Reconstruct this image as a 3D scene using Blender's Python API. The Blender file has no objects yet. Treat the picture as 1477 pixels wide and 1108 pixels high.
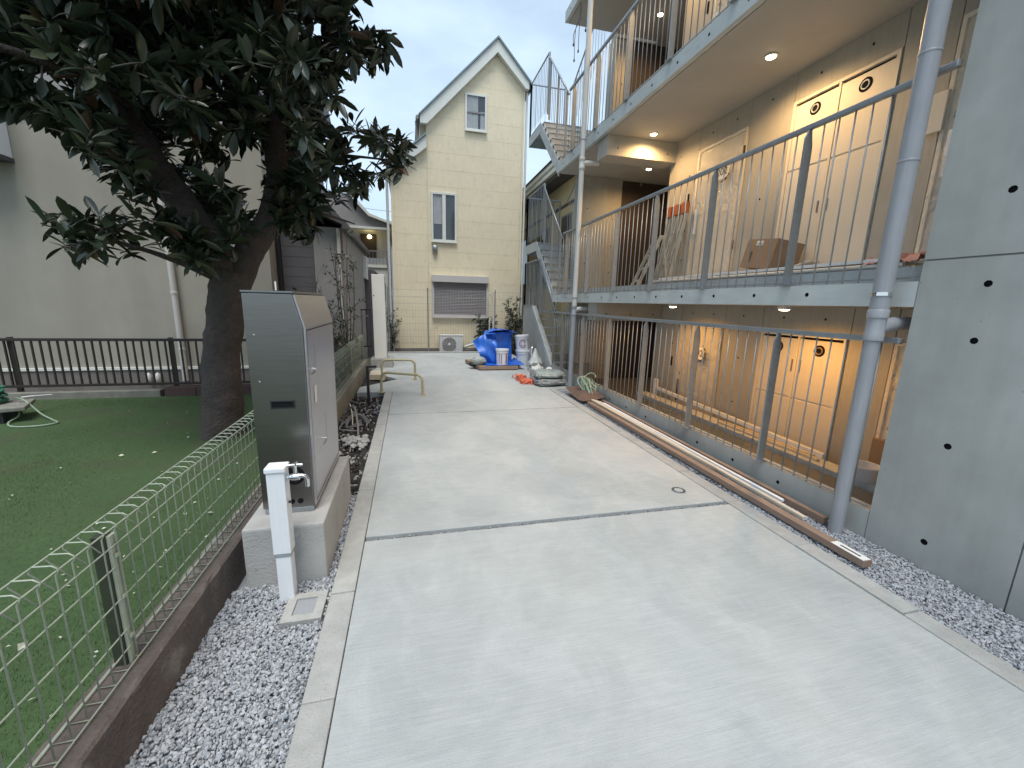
import bpy, bmesh, math, random
import numpy as np
from mathutils import Vector, Matrix, noise
R = random.Random(7)
scene = bpy.context.scene
col = scene.collection
rad = math.radians

# ------------------------------------------------------------------ camera, sky, sun, exposure
def make_camera():
    yaw, pitch, roll = rad(14.19), rad(11.34), rad(-1.448)
    fwd = Vector((math.sin(yaw)*math.cos(pitch), math.cos(yaw)*math.cos(pitch), -math.sin(pitch)))
    right = Vector((math.cos(yaw), -math.sin(yaw), 0)); down = fwd.cross(right)
    r = right*math.cos(roll) + down*math.sin(roll)
    d = -right*math.sin(roll) + down*math.cos(roll)
    cd = bpy.data.cameras.new('camera'); co = bpy.data.objects.new('camera', cd); col.objects.link(co)
    m = Matrix((r, -d, -fwd)).transposed().to_4x4(); m.translation = Vector((0, 0, 1.5))
    co.matrix_world = m
    cd.sensor_width = 36; cd.lens = 584.7/1477*36; cd.clip_start = .05; cd.clip_end = 2000
    scene.camera = co
make_camera()
SUN_EL, SUN_AZ = rad(68), rad(190)        # azimuth clockwise from +Y
w = bpy.data.worlds.new('World'); scene.world = w; w.use_nodes = True
nt = w.node_tree; N = nt.nodes; L = nt.links
bg = N['Background']
sky = N.new('ShaderNodeTexSky'); sky.sky_type = 'NISHITA'; sky.sun_disc = False
sky.sun_elevation = SUN_EL; sky.sun_rotation = SUN_AZ; sky.air_density = 1.0; sky.dust_density = 0.6; sky.ozone_density = 1.2
tc = N.new('ShaderNodeTexCoord')
mp = N.new('ShaderNodeMapping'); mp.inputs['Scale'].default_value = (1.2, 1.2, 3.0)
nz = N.new('ShaderNodeTexNoise'); nz.inputs['Scale'].default_value = 1.9; nz.inputs['Detail'].default_value = 7; nz.inputs['Roughness'].default_value = .55
cr = N.new('ShaderNodeValToRGB'); cr.color_ramp.elements[0].position = .30; cr.color_ramp.elements[1].position = .74
cr.color_ramp.elements[0].color = (.45,.45,.45,1); cr.color_ramp.elements[1].color = (.92,.92,.92,1)
mx = N.new('ShaderNodeMixRGB'); mx.inputs[2].default_value = (6.7, 8.4, 10.0, 1)
L.new(tc.outputs['Generated'], mp.inputs[0]); L.new(mp.outputs[0], nz.inputs['Vector'])
L.new(nz.outputs['Fac'], cr.inputs[0]); L.new(cr.outputs[0], mx.inputs[0])
L.new(sky.outputs[0], mx.inputs[1]); L.new(mx.outputs[0], bg.inputs['Color'])
bg.inputs['Strength'].default_value = .065
sl = bpy.data.lights.new('sun', 'SUN'); sl.energy = 1.5; sl.angle = rad(30); sl.color = (1, .97, .92)
so = bpy.data.objects.new('sun', sl); col.objects.link(so)
sd = Vector((math.sin(SUN_AZ)*math.cos(SUN_EL), math.cos(SUN_AZ)*math.cos(SUN_EL), math.sin(SUN_EL)))
so.rotation_euler = sd.to_track_quat('Z', 'Y').to_euler(); so.location = (0, -5, 20)
vs = scene.view_settings; vs.view_transform = 'Standard'; vs.look = 'None'; vs.gamma = 1; vs.use_curve_mapping = False
vs.exposure = 1.05
scene.render.engine = 'CYCLES'
scene.cycles.max_bounces = 6

# ------------------------------------------------------------------ materials
def mat(name, c, rough=.6, metal=0., var=.12, scale=6., bump=0., bscale=60., streak=None, spots=None, spec=None, var2=0., scale2=1.1, tint=None):
    """procedural: two scales of noise over a base colour, optional stretched streaks, fine speckle and bump"""
    m = bpy.data.materials.new(name); m.use_nodes = True
    n = m.node_tree.nodes; l = m.node_tree.links; b = n['Principled BSDF']
    b.inputs['Roughness'].default_value = rough; b.inputs['Metallic'].default_value = metal
    if spec is not None: b.inputs['Specular IOR Level'].default_value = spec
    g = n.new('ShaderNodeNewGeometry')
    def nse(sc, det=4, stretch=None):
        t = n.new('ShaderNodeTexNoise'); t.inputs['Scale'].default_value = sc; t.inputs['Detail'].default_value = det
        if stretch:
            k = n.new('ShaderNodeMapping'); k.inputs['Scale'].default_value = stretch
            l.new(g.outputs['Position'], k.inputs[0]); l.new(k.outputs[0], t.inputs['Vector'])
        else: l.new(g.outputs['Position'], t.inputs['Vector'])
        return t.outputs['Fac']
    def lay(prev, fac, amt, dark, lo=.35, hi=.65):
        r = n.new('ShaderNodeMapRange'); r.inputs[1].default_value = lo; r.inputs[2].default_value = hi
        r.inputs[3].default_value = 0; r.inputs[4].default_value = amt
        l.new(fac, r.inputs[0])
        x = n.new('ShaderNodeMixRGB'); x.inputs[2].default_value = (*dark, 1)
        l.new(r.outputs[0], x.inputs[0])
        if isinstance(prev, tuple): x.inputs[1].default_value = (*prev, 1)
        else: l.new(prev, x.inputs[1])
        return x.outputs[0]
    cur = tuple(c); dk = tuple(v*.45 for v in c) if tint is None else tint
    if var: cur = lay(cur, nse(scale), var, dk)
    if var2: cur = lay(cur, nse(scale2, 5), var2, dk)
    if streak: cur = lay(cur, nse(streak[0], 4, streak[1]), streak[2], dk)
    if spots: cur = lay(cur, nse(spots[0], 2), spots[1], tuple(v*.2 for v in c) if len(spots) < 4 else spots[3], spots[2], spots[2]+.06)
    if isinstance(cur, tuple): b.inputs['Base Color'].default_value = (*cur, 1)
    else: l.new(cur, b.inputs['Base Color'])
    if bump:
        bp = n.new('ShaderNodeBump'); bp.inputs['Strength'].default_value = bump; bp.inputs['Distance'].default_value = .02
        l.new(nse(bscale, 5), bp.inputs['Height']); l.new(bp.outputs[0], b.inputs['Normal'])
    return m
def emit(name, c, s):
    m = bpy.data.materials.new(name); m.use_nodes = True
    b = m.node_tree.nodes['Principled BSDF']; b.inputs['Base Color'].default_value = (*c, 1)
    b.inputs['Emission Color'].default_value = (*c, 1); b.inputs['Emission Strength'].default_value = s
    return m
M = {}
def slab_material():
    m = bpy.data.materials.new('driveway_concrete'); m.use_nodes = True
    n = m.node_tree.nodes; l = m.node_tree.links; b = n['Principled BSDF']; b.inputs['Roughness'].default_value = .8
    g = n.new('ShaderNodeNewGeometry')
    def nse(sc, det, st=(1,1,1), rough=.6, dist=0.):
        k = n.new('ShaderNodeMapping'); k.inputs['Scale'].default_value = st
        t = n.new('ShaderNodeTexNoise'); t.inputs['Scale'].default_value = sc; t.inputs['Detail'].default_value = det
        t.inputs['Roughness'].default_value = rough; t.inputs['Distortion'].default_value = dist
        l.new(g.outputs['Position'], k.inputs[0]); l.new(k.outputs[0], t.inputs['Vector']); return t.outputs['Fac']
    cur = (.395,.415,.41)
    for fac, lo, hi, amt, c in ((nse(1.05,9,(1,1,1),.66,.5),.40,.62,.62,(.27,.293,.295)), (nse(3.1,8,(1,.7,1),.7,1.2),.46,.68,.40,(.50,.52,.515)),
                                (nse(9,6,(.7,3.6,1),.65,.3),.40,.70,.32,(.305,.325,.325)), (nse(16,4,(.25,5,1),.6),.45,.65,.16,(.54,.56,.55)),
                                (nse(130,3),.58,.70,.40,(.30,.31,.31)), (nse(38,5,(1,1,1),.8),.66,.72,.55,(.25,.26,.26))):
        r = n.new('ShaderNodeMapRange'); r.inputs[1].default_value = lo; r.inputs[2].default_value = hi; r.inputs[4].default_value = amt
        l.new(fac, r.inputs[0]); x = n.new('ShaderNodeMixRGB'); x.inputs[2].default_value = (*c,1); l.new(r.outputs[0], x.inputs[0])
        if isinstance(cur, tuple): x.inputs[1].default_value = (*cur,1)
        else: l.new(cur, x.inputs[1])
        cur = x.outputs[0]
    l.new(cur, b.inputs['Base Color'])
    bp = n.new('ShaderNodeBump'); bp.inputs['Strength'].default_value = .3; bp.inputs['Distance'].default_value = .01
    ad = n.new('ShaderNodeMath'); l.new(nse(22,6,(.3,5,1)), ad.inputs[0]); l.new(nse(160,4), ad.inputs[1]); l.new(ad.outputs[0], bp.inputs['Height']); l.new(bp.outputs[0], b.inputs['Normal'])
    return m
M['slab'] = slab_material()
M['kerb'] = mat('kerb_concrete', (.42,.42,.40), .85, var=.25, scale=14, var2=.3, scale2=2.2, spots=(150,.3,.62), bump=.25, bscale=140)
M['conc'] = mat('fair_faced_concrete', (.45,.458,.43), .62, var=.14, scale=7, var2=.42, scale2=1.4, spots=(42,.45,.735), streak=(3,(3,3,.35),.22), bump=.05, bscale=40)
M['concl'] = mat('slab_edge_concrete', (.57,.605,.59), .6, var=.12, scale=6, var2=.2, scale2=1.5, spots=(70,.25,.7), streak=(6,(3,.6,3),.15), bump=.05, bscale=40)
M['concw'] = mat('corridor_concrete', (.47,.445,.39), .62, var=.12, scale=6, var2=.18, scale2=1.4, streak=(9,(6,6,.35),.18), bump=.04, bscale=40)
M['soffit'] = mat('soffit_concrete', (.42,.41,.38), .7, var=.1, scale=3, var2=.12)
M['hole'] = mat('tie_hole_plug', (.012,.012,.014), .8, var=0, spec=.08)
M['plinth'] = mat('plinth_concrete', (.46,.45,.43), .85, var=.25, scale=7, var2=.35, scale2=2.5, spots=(9,.5,.66,(.16,.15,.11)), bump=.25, bscale=90)
M['dirty'] = mat('stained_wall_concrete', (.15,.12,.105), .9, var=.4, scale=14, var2=.5, scale2=3, spots=(5,.6,.585,(.24,.225,.20)), bump=.6, bscale=60)
M['oldconc'] = mat('old_concrete', (.27,.26,.22), .9, var=.3, scale=8, var2=.4, scale2=2, streak=(5,(3,3,.6),.3), bump=.3, bscale=60)
M['soil'] = mat('dark_soil', (.045,.038,.032), .95, var=.5, scale=30, var2=.4, scale2=4, bump=1., bscale=70)
M['ground'] = mat('ground_dirt', (.16,.15,.13), .95, var=.3, scale=5, bump=.5, bscale=30)
M['turf'] = mat('artificial_turf', (.076,.135,.046), .95, var=.35, scale=45, var2=.5, scale2=1.0, spots=(1.6,.45,.56,(.075,.075,.045)), streak=(40,(.6,1.6,1),.3), bump=.6, bscale=350, tint=(.035,.062,.02))
M['stone'] = [mat('gravel_stone_%s' % k, c, .85, var=.3, scale=60) for k, c in (('pale',(.46,.47,.49)),('mid',(.39,.40,.42)),('blue',(.32,.34,.37)),('dark',(.24,.245,.26)))]
M['galv'] = mat('galvanised_steel', (.36,.385,.40), .42, .55, var=.18, scale=25, var2=.15, scale2=6)
M['galvp'] = mat('galvanised_plate', (.52,.57,.60), .45, .35, var=.2, scale=18, var2=.2, scale2=5, spots=(60,.25,.62))
M['wire'] = mat('mesh_wire', (.40,.44,.345), .45, .12, var=.25, scale=30)
M['pvc'] = mat('grey_pvc', (.33,.34,.36), .35, var=.08, scale=8, var2=.12, scale2=2, streak=(8,(8,8,.6),.15))
M['pvcl'] = mat('pale_pvc', (.55,.56,.54), .4, var=.08, scale=8)
M['stainless'] = mat('brushed_stainless', (.27,.265,.255), .28, 1., var=.10, scale=3, streak=(18,(.4,.4,9),.18))  # darker than plain steel: dark front reflections are put into the colour
M['stainl'] = mat('stainless_lit_side', (.50,.48,.49), .34, .85, var=.10, scale=3, streak=(14,(1,.4,9),.15))  # lighter copy of the cabinet steel, brighter side reflections put into the colour
M['white'] = mat('white_paint', (.78,.80,.82), .4, var=.05, scale=9, streak=(9,(6,6,.4),.06))
M['chrome'] = mat('chrome', (.75,.75,.76), .12, 1., var=.0)
M['black'] = mat('black_plastic', (.018,.018,.02), .5, var=0)
M['brown'] = mat('dark_brown_fence', (.035,.026,.022), .5, .2, var=.2, scale=20)
M['cream'] = mat('cream_stucco', (.36,.335,.28), .85, var=.08, scale=4, var2=.22, scale2=.7, streak=(2.4,(1,1,.16),.22), spots=(160,.15,.6), bump=.35, bscale=120)
M['base'] = mat('grey_foundation', (.20,.18,.165), .9, var=.3, scale=6, var2=.3)
M['siding'] = mat('yellow_siding', (.80,.70,.50), .75, var=.07, scale=3, var2=.12, scale2=.9, streak=(9,(5,5,.35),.14), spots=(7,.16,.60,(.36,.34,.24)), bump=.15, bscale=90)
M['trim'] = mat('pale_trim', (.66,.67,.62), .6, var=.06, scale=6)
M['roof'] = mat('grey_roof_metal', (.20,.25,.26), .5, .3, var=.15, scale=6)
M['tile'] = mat('roof_tile_dark', (.075,.07,.075), .6, var=.2, scale=9)
M['shutter'] = mat('shutter_grey', (.235,.215,.215), .5, .2, var=.1, scale=5)
M['shutterl'] = mat('shutter_light', (.55,.52,.50), .5, .1, var=.08)
M['glass'] = mat('window_glass', (.05,.06,.065), .06, 0, var=.4, scale=2.2, spec=.8)
M['curtain'] = mat('lace_curtain', (.42,.44,.46), .9, var=.3, scale=6, streak=(14,(9,9,.4),.5))
M['dgrey'] = mat('dark_grey_siding', (.105,.10,.11), .7, var=.15, scale=4, streak=(12,(1,1,9),.2))
M['mgrey'] = mat('mid_grey_stucco', (.30,.285,.28), .9, var=.15, scale=4, var2=.2)
M['whitew'] = mat('white_wall', (.62,.63,.62), .8, var=.1, scale=3)
M['bark'] = mat('tree_bark', (.095,.074,.066), .9, var=.55, scale=16, var2=.35, scale2=5, streak=(8,(1,1,3),.3), bump=1., bscale=38)
M['twig'] = mat('twig_bark', (.07,.06,.05), .85, var=.3, scale=30)
def leafmat(name, c, c2):
    m = mat(name, c, .36, var=.35, scale=9, tint=c2, spec=.5)
    return m
M['leaf'] = [leafmat('leaf_deep_green', (.026,.040,.024), (.012,.018,.011)), leafmat('leaf_olive', (.04,.05,.024), (.02,.026,.013)), leafmat('leaf_rust_back', (.075,.043,.022), (.035,.024,.014))]
M['sleaf'] = leafmat('shrub_leaf', (.06,.075,.038), (.03,.04,.02)); M['sleafl'] = leafmat('shrub_leaf_pale', (.17,.175,.125), (.07,.075,.045))
M['tarp'] = mat('blue_tarpaulin', (.022,.135,.58), .38, var=.15, scale=8, bump=.15, bscale=22)
M['wood'] = mat('brown_board', (.31,.215,.16), .7, var=.25, scale=8, streak=(10,(12,.5,12),.35), bump=.1)
M['woodl'] = mat('pale_batten', (.62,.54,.42), .7, var=.12, scale=8, streak=(10,(12,.5,12),.2))
M['ply'] = mat('plywood', (.36,.27,.19), .8, var=.2, scale=6)
M['card'] = mat('cardboard', (.30,.205,.135), .85, var=.12, scale=6)
M['panel'] = mat('cream_steel_panel', (.74,.675,.565), .5, var=.05, scale=4, streak=(9,(6,6,.4),.07))
M['door'] = mat('door_leaf', (.62,.58,.50), .5, var=.08, scale=4, streak=(9,(6,6,.4),.12))
M['dark'] = mat('dark_timber_wall', (.055,.036,.026), .7, var=.3, scale=5)
M['hoop'] = mat('beige_steel_paint', (.47,.42,.26), .45, .1, var=.2, scale=12, spots=(25,.5,.64,(.25,.10,.04)))
M['orange'] = mat('orange_net', (.66,.16,.085), .5, var=.25, scale=25)
M['bag'] = mat('sandbag_film', (.30,.32,.33), .4, var=.5, scale=14, var2=.5, scale2=6, bump=1., bscale=26)
M['bagc'] = mat('pale_green_bag', (.40,.45,.43), .4, var=.5, scale=17, var2=.5, scale2=7, bump=1., bscale=28)
M['poly'] = mat('white_polythene', (.60,.62,.60), .3, var=.35, scale=16, bump=.6, bscale=30)
M['paper'] = mat('white_paper', (.75,.74,.70), .8, var=.05)
M['ink'] = mat('black_ink', (.02,.02,.022), .7, var=0)
M['red'] = mat('violet_print', (.30,.16,.28), .7, var=.2, scale=20)
M['pail'] = mat('white_pail', (.70,.71,.74), .35, var=.08, scale=9)
M['hose'] = mat('green_hose', (.30,.38,.28), .5, var=.3, scale=25)
M['hoseg'] = mat('teal_hose', (.02,.17,.10), .5, var=.25, scale=15)
M['cable'] = mat('grey_cable', (.16,.15,.15), .5, var=.2, scale=20)
M['rust'] = mat('rusty_sheet', (.17,.105,.075), .8, var=.4, scale=9, var2=.3)
M['pink'] = mat('pink_sheet', (.52,.27,.25), .6, var=.3, scale=12, bump=.4, bscale=30)
M['ladder'] = mat('ladder_aluminium', (.52,.53,.50), .4, .5, var=.2, scale=14)
M['orangecap'] = mat('orange_cap', (.42,.13,.04), .6, var=.3, scale=14)
M['rubble'] = mat('pale_rubble', (.40,.39,.38), .9, var=.4, scale=30, bump=.8, bscale=60)
M['tape'] = mat('brown_tape', (.10,.06,.045), .6, var=0)
M['beigew'] = mat('yellow_stucco', (.60,.50,.29), .85, var=.1, scale=3, var2=.1)
M['petal'] = mat('fallen_petal', (.55,.55,.44), .7, var=.3, scale=30)
M['lens'] = emit('lamp_lens', (1,.80,.48), 14)
M['lensf'] = emit('far_lamp_lens', (1,.78,.35), 4)
def film():
    m = bpy.data.materials.new('clear_plastic_film'); m.use_nodes = True
    n = m.node_tree.nodes; l = m.node_tree.links; b = n['Principled BSDF']
    b.inputs['Base Color'].default_value = (.85,.82,.76,1); b.inputs['Roughness'].default_value = .12
    t = n.new('ShaderNodeBsdfTransparent'); x = n.new('ShaderNodeMixShader'); x.inputs[0].default_value = .30
    g = n.new('ShaderNodeNewGeometry'); z = n.new('ShaderNodeTexNoise'); z.inputs['Scale'].default_value = 7; z.inputs['Detail'].default_value = 3
    z.inputs['Distortion'].default_value = 1.2
    bp = n.new('ShaderNodeBump'); bp.inputs['Strength'].default_value = 1.; bp.inputs['Distance'].default_value = .08
    l.new(g.outputs['Position'], z.inputs['Vector']); l.new(z.outputs['Fac'], bp.inputs['Height']); l.new(bp.outputs[0], b.inputs['Normal'])
    l.new(t.outputs[0], x.inputs[1]); l.new(b.outputs[0], x.inputs[2]); l.new(x.outputs[0], n['Material Output'].inputs[0])
    return m
M['film'] = film()

# ------------------------------------------------------------------ mesh helpers
class MB:
    def __init__(s): s.v = []; s.f = []; s.m = []
    def add(s, vs, fs, mi=0):
        o = len(s.v); s.v += [tuple(p) for p in vs]
        s.f += [tuple(i+o for i in f) for f in fs]; s.m += [mi]*len(fs); return s
    def box(s, x0, x1, y0, y1, z0, z1, mi=0):
        v = [(x,y,z) for z in (z0,z1) for y in (y0,y1) for x in (x0,x1)]
        return s.add(v, [(0,2,3,1),(4,5,7,6),(0,1,5,4),(2,6,7,3),(0,4,6,2),(1,3,7,5)], mi)
    def beam(s, a, b, wd, ht, up=(0,0,1), mi=0):
        a = Vector(a); b = Vector(b); d = (b-a).normalized(); u = Vector(up)
        sd_ = d.cross(u)
        if sd_.length < 1e-4: sd_ = d.cross(Vector((1,0,0)))
        sd_.normalize(); u = sd_.cross(d)
        v = []
        for p in (a, b):
            for i, j in ((-1,-1),(1,-1),(1,1),(-1,1)): v.append(p + sd_*i*wd/2 + u*j*ht/2)
        return s.add(v, [(3,2,1,0),(4,5,6,7),(0,1,5,4),(1,2,6,5),(2,3,7,6),(3,0,4,7)], mi)
    def tube(s, path, r, seg=8, caps=True, mi=0):
        path = [Vector(p) for p in path]; n = len(path)
        rs = r if isinstance(r, (list, tuple)) else [r]*n
        v = []; f = []
        t0 = (path[1]-path[0]).normalized(); ref = Vector((0,0,1)) if abs(t0.z) < .9 else Vector((1,0,0))
        u = t0.cross(ref).normalized()
        for i, p in enumerate(path):
            t = (path[min(i+1,n-1)]-path[max(i-1,0)]).normalized()
            u = (u - t*u.dot(t))
            u = u.normalized() if u.length > 1e-6 else t.orthogonal().normalized()
            w_ = t.cross(u)
            for k in range(seg):
                a = 2*math.pi*k/seg; v.append(p + (u*math.cos(a)+w_*math.sin(a))*rs[i])
        for i in range(n-1):
            for k in range(seg):
                k2 = (k+1) % seg; f.append((i*seg+k, i*seg+k2, (i+1)*seg+k2, (i+1)*seg+k))
        if caps: f += [tuple(range(seg-1,-1,-1)), tuple((n-1)*seg+k for k in range(seg))]
        return s.add(v, f, mi)
    def lathe(s, prof, c, seg=20, axis='z', mi=0):
        v = []; f = []; n = len(prof)
        for r, h in prof:
            for k in range(seg):
                a = 2*math.pi*k/seg; x, y = r*math.cos(a), r*math.sin(a)
                p = (x,y,h) if axis == 'z' else ((h,x,y) if axis == 'x' else (x,h,y))
                v.append((c[0]+p[0], c[1]+p[1], c[2]+p[2]))
        for i in range(n-1):
            for k in range(seg):
                k2 = (k+1) % seg; f.append((i*seg+k, i*seg+k2, (i+1)*seg+k2, (i+1)*seg+k))
        f += [tuple(range(seg-1,-1,-1)), tuple((n-1)*seg+k for k in range(seg))]
        return s.add(v, f, mi)
    def prism(s, poly, axis, a, b, mi=0):
        def P(p, h):
            return (h,p[0],p[1]) if axis == 'x' else ((p[0],h,p[1]) if axis == 'y' else (p[0],p[1],h))
        n = len(poly)
        v = [P(p,a) for p in poly] + [P(p,b) for p in poly]
        f = [tuple(range(n-1,-1,-1)), tuple(range(n,2*n))] + [(i,(i+1)%n,n+(i+1)%n,n+i) for i in range(n)]
        return s.add(v, f, mi)
    def quad(s, a, b, c, d, mi=0): return s.add([a,b,c,d], [(0,1,2,3)], mi)
    def grid(s, fn, nu, nv, mi=0):
        v = [fn(i/nu, j/nv) for j in range(nv+1) for i in range(nu+1)]
        f = [(j*(nu+1)+i, j*(nu+1)+i+1, (j+1)*(nu+1)+i+1, (j+1)*(nu+1)+i) for j in range(nv) for i in range(nu)]
        return s.add(v, f, mi)
    def blob(s, c, rx, ry, rz, seg=14, rings=9, amp=.12, fr=3., seed=0., flat=None, mi=0):
        v = []; f = []
        for j in range(rings+1):
            th = math.pi*j/rings
            for k in range(seg):
                a = 2*math.pi*k/seg
                d = Vector((math.sin(th)*math.cos(a), math.sin(th)*math.sin(a), math.cos(th)))
                q = 1 + amp*noise.noise(d*fr + Vector((seed, seed*.7, 0))) + amp*.5*noise.noise(d*fr*2.7 + Vector((0, seed, 3)))
                e = lambda t: math.copysign(abs(t)**.62, t)
                p = Vector((e(d.x)*rx*q, e(d.y)*ry*q, e(d.z)*rz*q)) if flat else Vector((d.x*rx*q, d.y*ry*q, d.z*rz*q))
                v.append((c[0]+p.x, c[1]+p.y, c[2]+p.z))
        for j in range(rings):
            for k in range(seg):
                k2 = (k+1) % seg; f.append((j*seg+k, (j+1)*seg+k, (j+1)*seg+k2, j*seg+k2))
        return s.add(v, f, mi)
    def build(s, name, m, parent=None, smooth=False, bevel=0., recalc=True, kind=None, label=None):
        o_ = ORG.get(parent.name, Vector((0,0,0))) if parent else Vector((0,0,0))
        me = bpy.data.meshes.new(name)
        me.from_pydata([(p[0]-o_[0], p[1]-o_[1], p[2]-o_[2]) for p in s.v], [], s.f)
        ms = m if isinstance(m, (list, tuple)) else [m]
        for k in ms: me.materials.append(k)
        if len(ms) > 1: me.polygons.foreach_set('material_index', s.m)
        if recalc or bevel:
            bm = bmesh.new(); bm.from_mesh(me)
            if recalc: bmesh.ops.recalc_face_normals(bm, faces=bm.faces[:])
            if bevel: bmesh.ops.bevel(bm, geom=bm.edges[:], offset=bevel, segments=2, affect='EDGES', profile=.6)
            bm.to_mesh(me); bm.free()
        if smooth:
            me.polygons.foreach_set('use_smooth', [True]*len(me.polygons))
            if smooth == 'auto': me.set_sharp_from_angle(angle=rad(40))
        me.update()
        o = bpy.data.objects.new(name, me); col.objects.link(o)
        if parent: o.parent = parent; ORG[o.name] = o_
        else: ORG[o.name] = Vector((0,0,0))
        if kind: o['kind'] = kind
        if label: o['label'] = label
        return o
ORG = {}
def thing(name, label, cat, loc=(0,0,0), group=None):
    o = bpy.data.objects.new(name, None); col.objects.link(o); o.location = loc; o.empty_display_size = .2
    o['label'] = label; o['category'] = cat
    if group: o['group'] = group
    ORG[o.name] = Vector(loc); return o
def tag(o, label, cat, group=None):
    o['label'] = label; o['category'] = cat
    if group: o['group'] = group
    return o
def struct_root(name, loc=(0,0,0)):
    o = bpy.data.objects.new(name, None); col.objects.link(o); o.location = loc; o['kind'] = 'structure'; ORG[o.name] = Vector(loc); return o
def rep(o, off, parent=None):
    c = o.copy(); col.objects.link(c); c.location = o.location + Vector(off)
    if parent: c.parent = parent
    ORG[c.name] = ORG.get(o.name, Vector((0,0,0))); return c
def panel(mb, O, u, v, wd, ht, th, holes=(), r=.013, dp=.012):
    """slab face O + a*u + b*v with recessed round tie holes (mat 1), outward normal u x v"""
    O = Vector(O); u = Vector(u); v = Vector(v); nrm = u.cross(v)
    us = sorted({round(h[0],4) for h in holes}); vs_ = sorted({round(h[1],4) for h in holes})
    cu = [0] + [(a+b)/2 for a, b in zip(us, us[1:])] + [wd]; cv = [0] + [(a+b)/2 for a, b in zip(vs_, vs_[1:])] + [ht]
    P = lambda a, b, d=0: O + u*a + v*b - nrm*d
    hs = {(round(h[0],4), round(h[1],4)) for h in holes}
    if not us: cu = [0, wd]
    if not vs_: cv = [0, ht]
    for i in range(len(cu)-1):
        for j in range(len(cv)-1):
            a0, a1, b0, b1 = cu[i], cu[i+1], cv[j], cv[j+1]
            if us and vs_ and (us[i], vs_[j]) in hs:
                ha, hb = us[i], vs_[j]
                rim = [P(ha + r*math.cos(math.pi*(k+.5)/4 + math.pi), hb + r*math.sin(math.pi*(k+.5)/4 + math.pi)) for k in range(8)]
                cs = [P(a0,b0), P(a1,b0), P(a1,b1), P(a0,b1)]
                vv = cs + rim   # rim index 4..11, rim0/1 around lower-left
                # angles: k -> 202.5,247.5,292.5,337.5,22.5,67.5,112.5,157.5
                fs = [(0,5,4),(0,1,6,5),(1,7,6),(1,2,8,7),(2,9,8),(2,3,10,9),(3,11,10),(3,0,4,11)]
                mb.add(vv, fs, 0)
                inn = [p - nrm*dp for p in rim]
                mb.add(rim + inn, [(k,(k+1)%8,8+(k+1)%8,8+k) for k in range(8)] + [tuple(range(8,16))], 1)
            else: mb.quad(P(a0,b0), P(a1,b0), P(a1,b1), P(a0,b1))
    B = [P(0,0), P(wd,0), P(wd,ht), P(0,ht), P(0,0,th), P(wd,0,th), P(wd,ht,th), P(0,ht,th)]
    mb.add(B, [(0,4,5,1),(1,5,6,2),(2,6,7,3),(3,7,4,0),(7,6,5,4)], 0)
    return mb
def panelX(name, m, parent, X, y0, y1, z0, z1, holes=(), th=.05, r=.013):
    """panel facing -X at plane X"""
    mb = MB(); panel(mb, (X,y1,z0), (0,-1,0), (0,0,1), y1-y0, z1-z0, th, [(y1-h[0], h[1]-z0) for h in holes], r)
    return mb.build(name, [m, M['hole']], parent, recalc=False)
def panelY(name, m, parent, Y, x0, x1, z0, z1, holes=(), th=.05, r=.013):
    """panel facing -Y at plane Y"""
    mb = MB(); panel(mb, (x0,Y,z0), (1,0,0), (0,0,1), x1-x0, z1-z0, th, [(h[0]-x0, h[1]-z0) for h in holes], r)
    return mb.build(name, [m, M['hole']], parent, recalc=False)
def text_obj(name, s, size, m, parent, loc, rot, depth=.002):
    cu = bpy.data.curves.new('txt', 'FONT'); cu.body = s; cu.size = size; cu.align_x = 'CENTER'; cu.align_y = 'CENTER'; cu.extrude = depth
    t = bpy.data.objects.new('txt', cu); col.objects.link(t)
    bpy.context.view_layer.update()
    me = bpy.data.meshes.new_from_object(t.evaluated_get(bpy.context.evaluated_depsgraph_get()))
    bpy.data.objects.remove(t); me.materials.clear(); me.materials.append(m)
    o = bpy.data.objects.new(name, me); col.objects.link(o); o.parent = parent
    o.location = Vector(loc) - ORG[parent.name]; o.rotation_euler = rot; ORG[o.name] = ORG[parent.name]
    return o
def smooth_path(pts, n=8):
    pts = [Vector(p) for p in pts]; out = []
    for i in range(len(pts)-1):
        p0 = pts[max(i-1,0)]; p1 = pts[i]; p2 = pts[i+1]; p3 = pts[min(i+2,len(pts)-1)]
        for k in range(n):
            t = k/n
            out.append(.5*((2*p1) + (p2-p0)*t + (2*p0-5*p1+4*p2-p3)*t*t + (3*p1-p0-3*p2+p3)*t**3))
    out.append(pts[-1]); return out
# ------------------------------------------------------------------ ground and driveway
MB().quad((-150,-150,-.16),(150,-150,-.16),(150,150,-.16),(-150,150,-.16)).build('ground', M['ground'], kind='structure')
g = MB()
def lawn_pt(a, b):
    x = -9 + a*7.95; y = -4 + b*10.95
    return (x, y, .035 + .012*noise.noise(Vector((x*.8, y*.8, 0))))
g.grid(lawn_pt, 40, 50); g.build('lawn', M['turf'], kind='structure', smooth=True)
rng = np.random.default_rng(2); nb = 110000
bx = -1.07-np.abs(rng.uniform(0,1,nb))**1.3*4.6; by = rng.uniform(.4,6.7,nb)
ba = rng.uniform(0,6.283,nb); bh = rng.uniform(.006,.014,nb); lx = rng.normal(.3,.6,nb)*bh*.8; ly = rng.normal(.5,.6,nb)*bh*.8; wq = .0016
bv = np.empty((nb,3,3)); bz = .030
bv[:,0] = np.stack([bx-wq*np.cos(ba),by-wq*np.sin(ba),np.full(nb,bz)],1); bv[:,1] = np.stack([bx+wq*np.cos(ba),by+wq*np.sin(ba),np.full(nb,bz)],1); bv[:,2] = np.stack([bx+lx,by+ly,bz+.008+bh],1)
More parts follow.
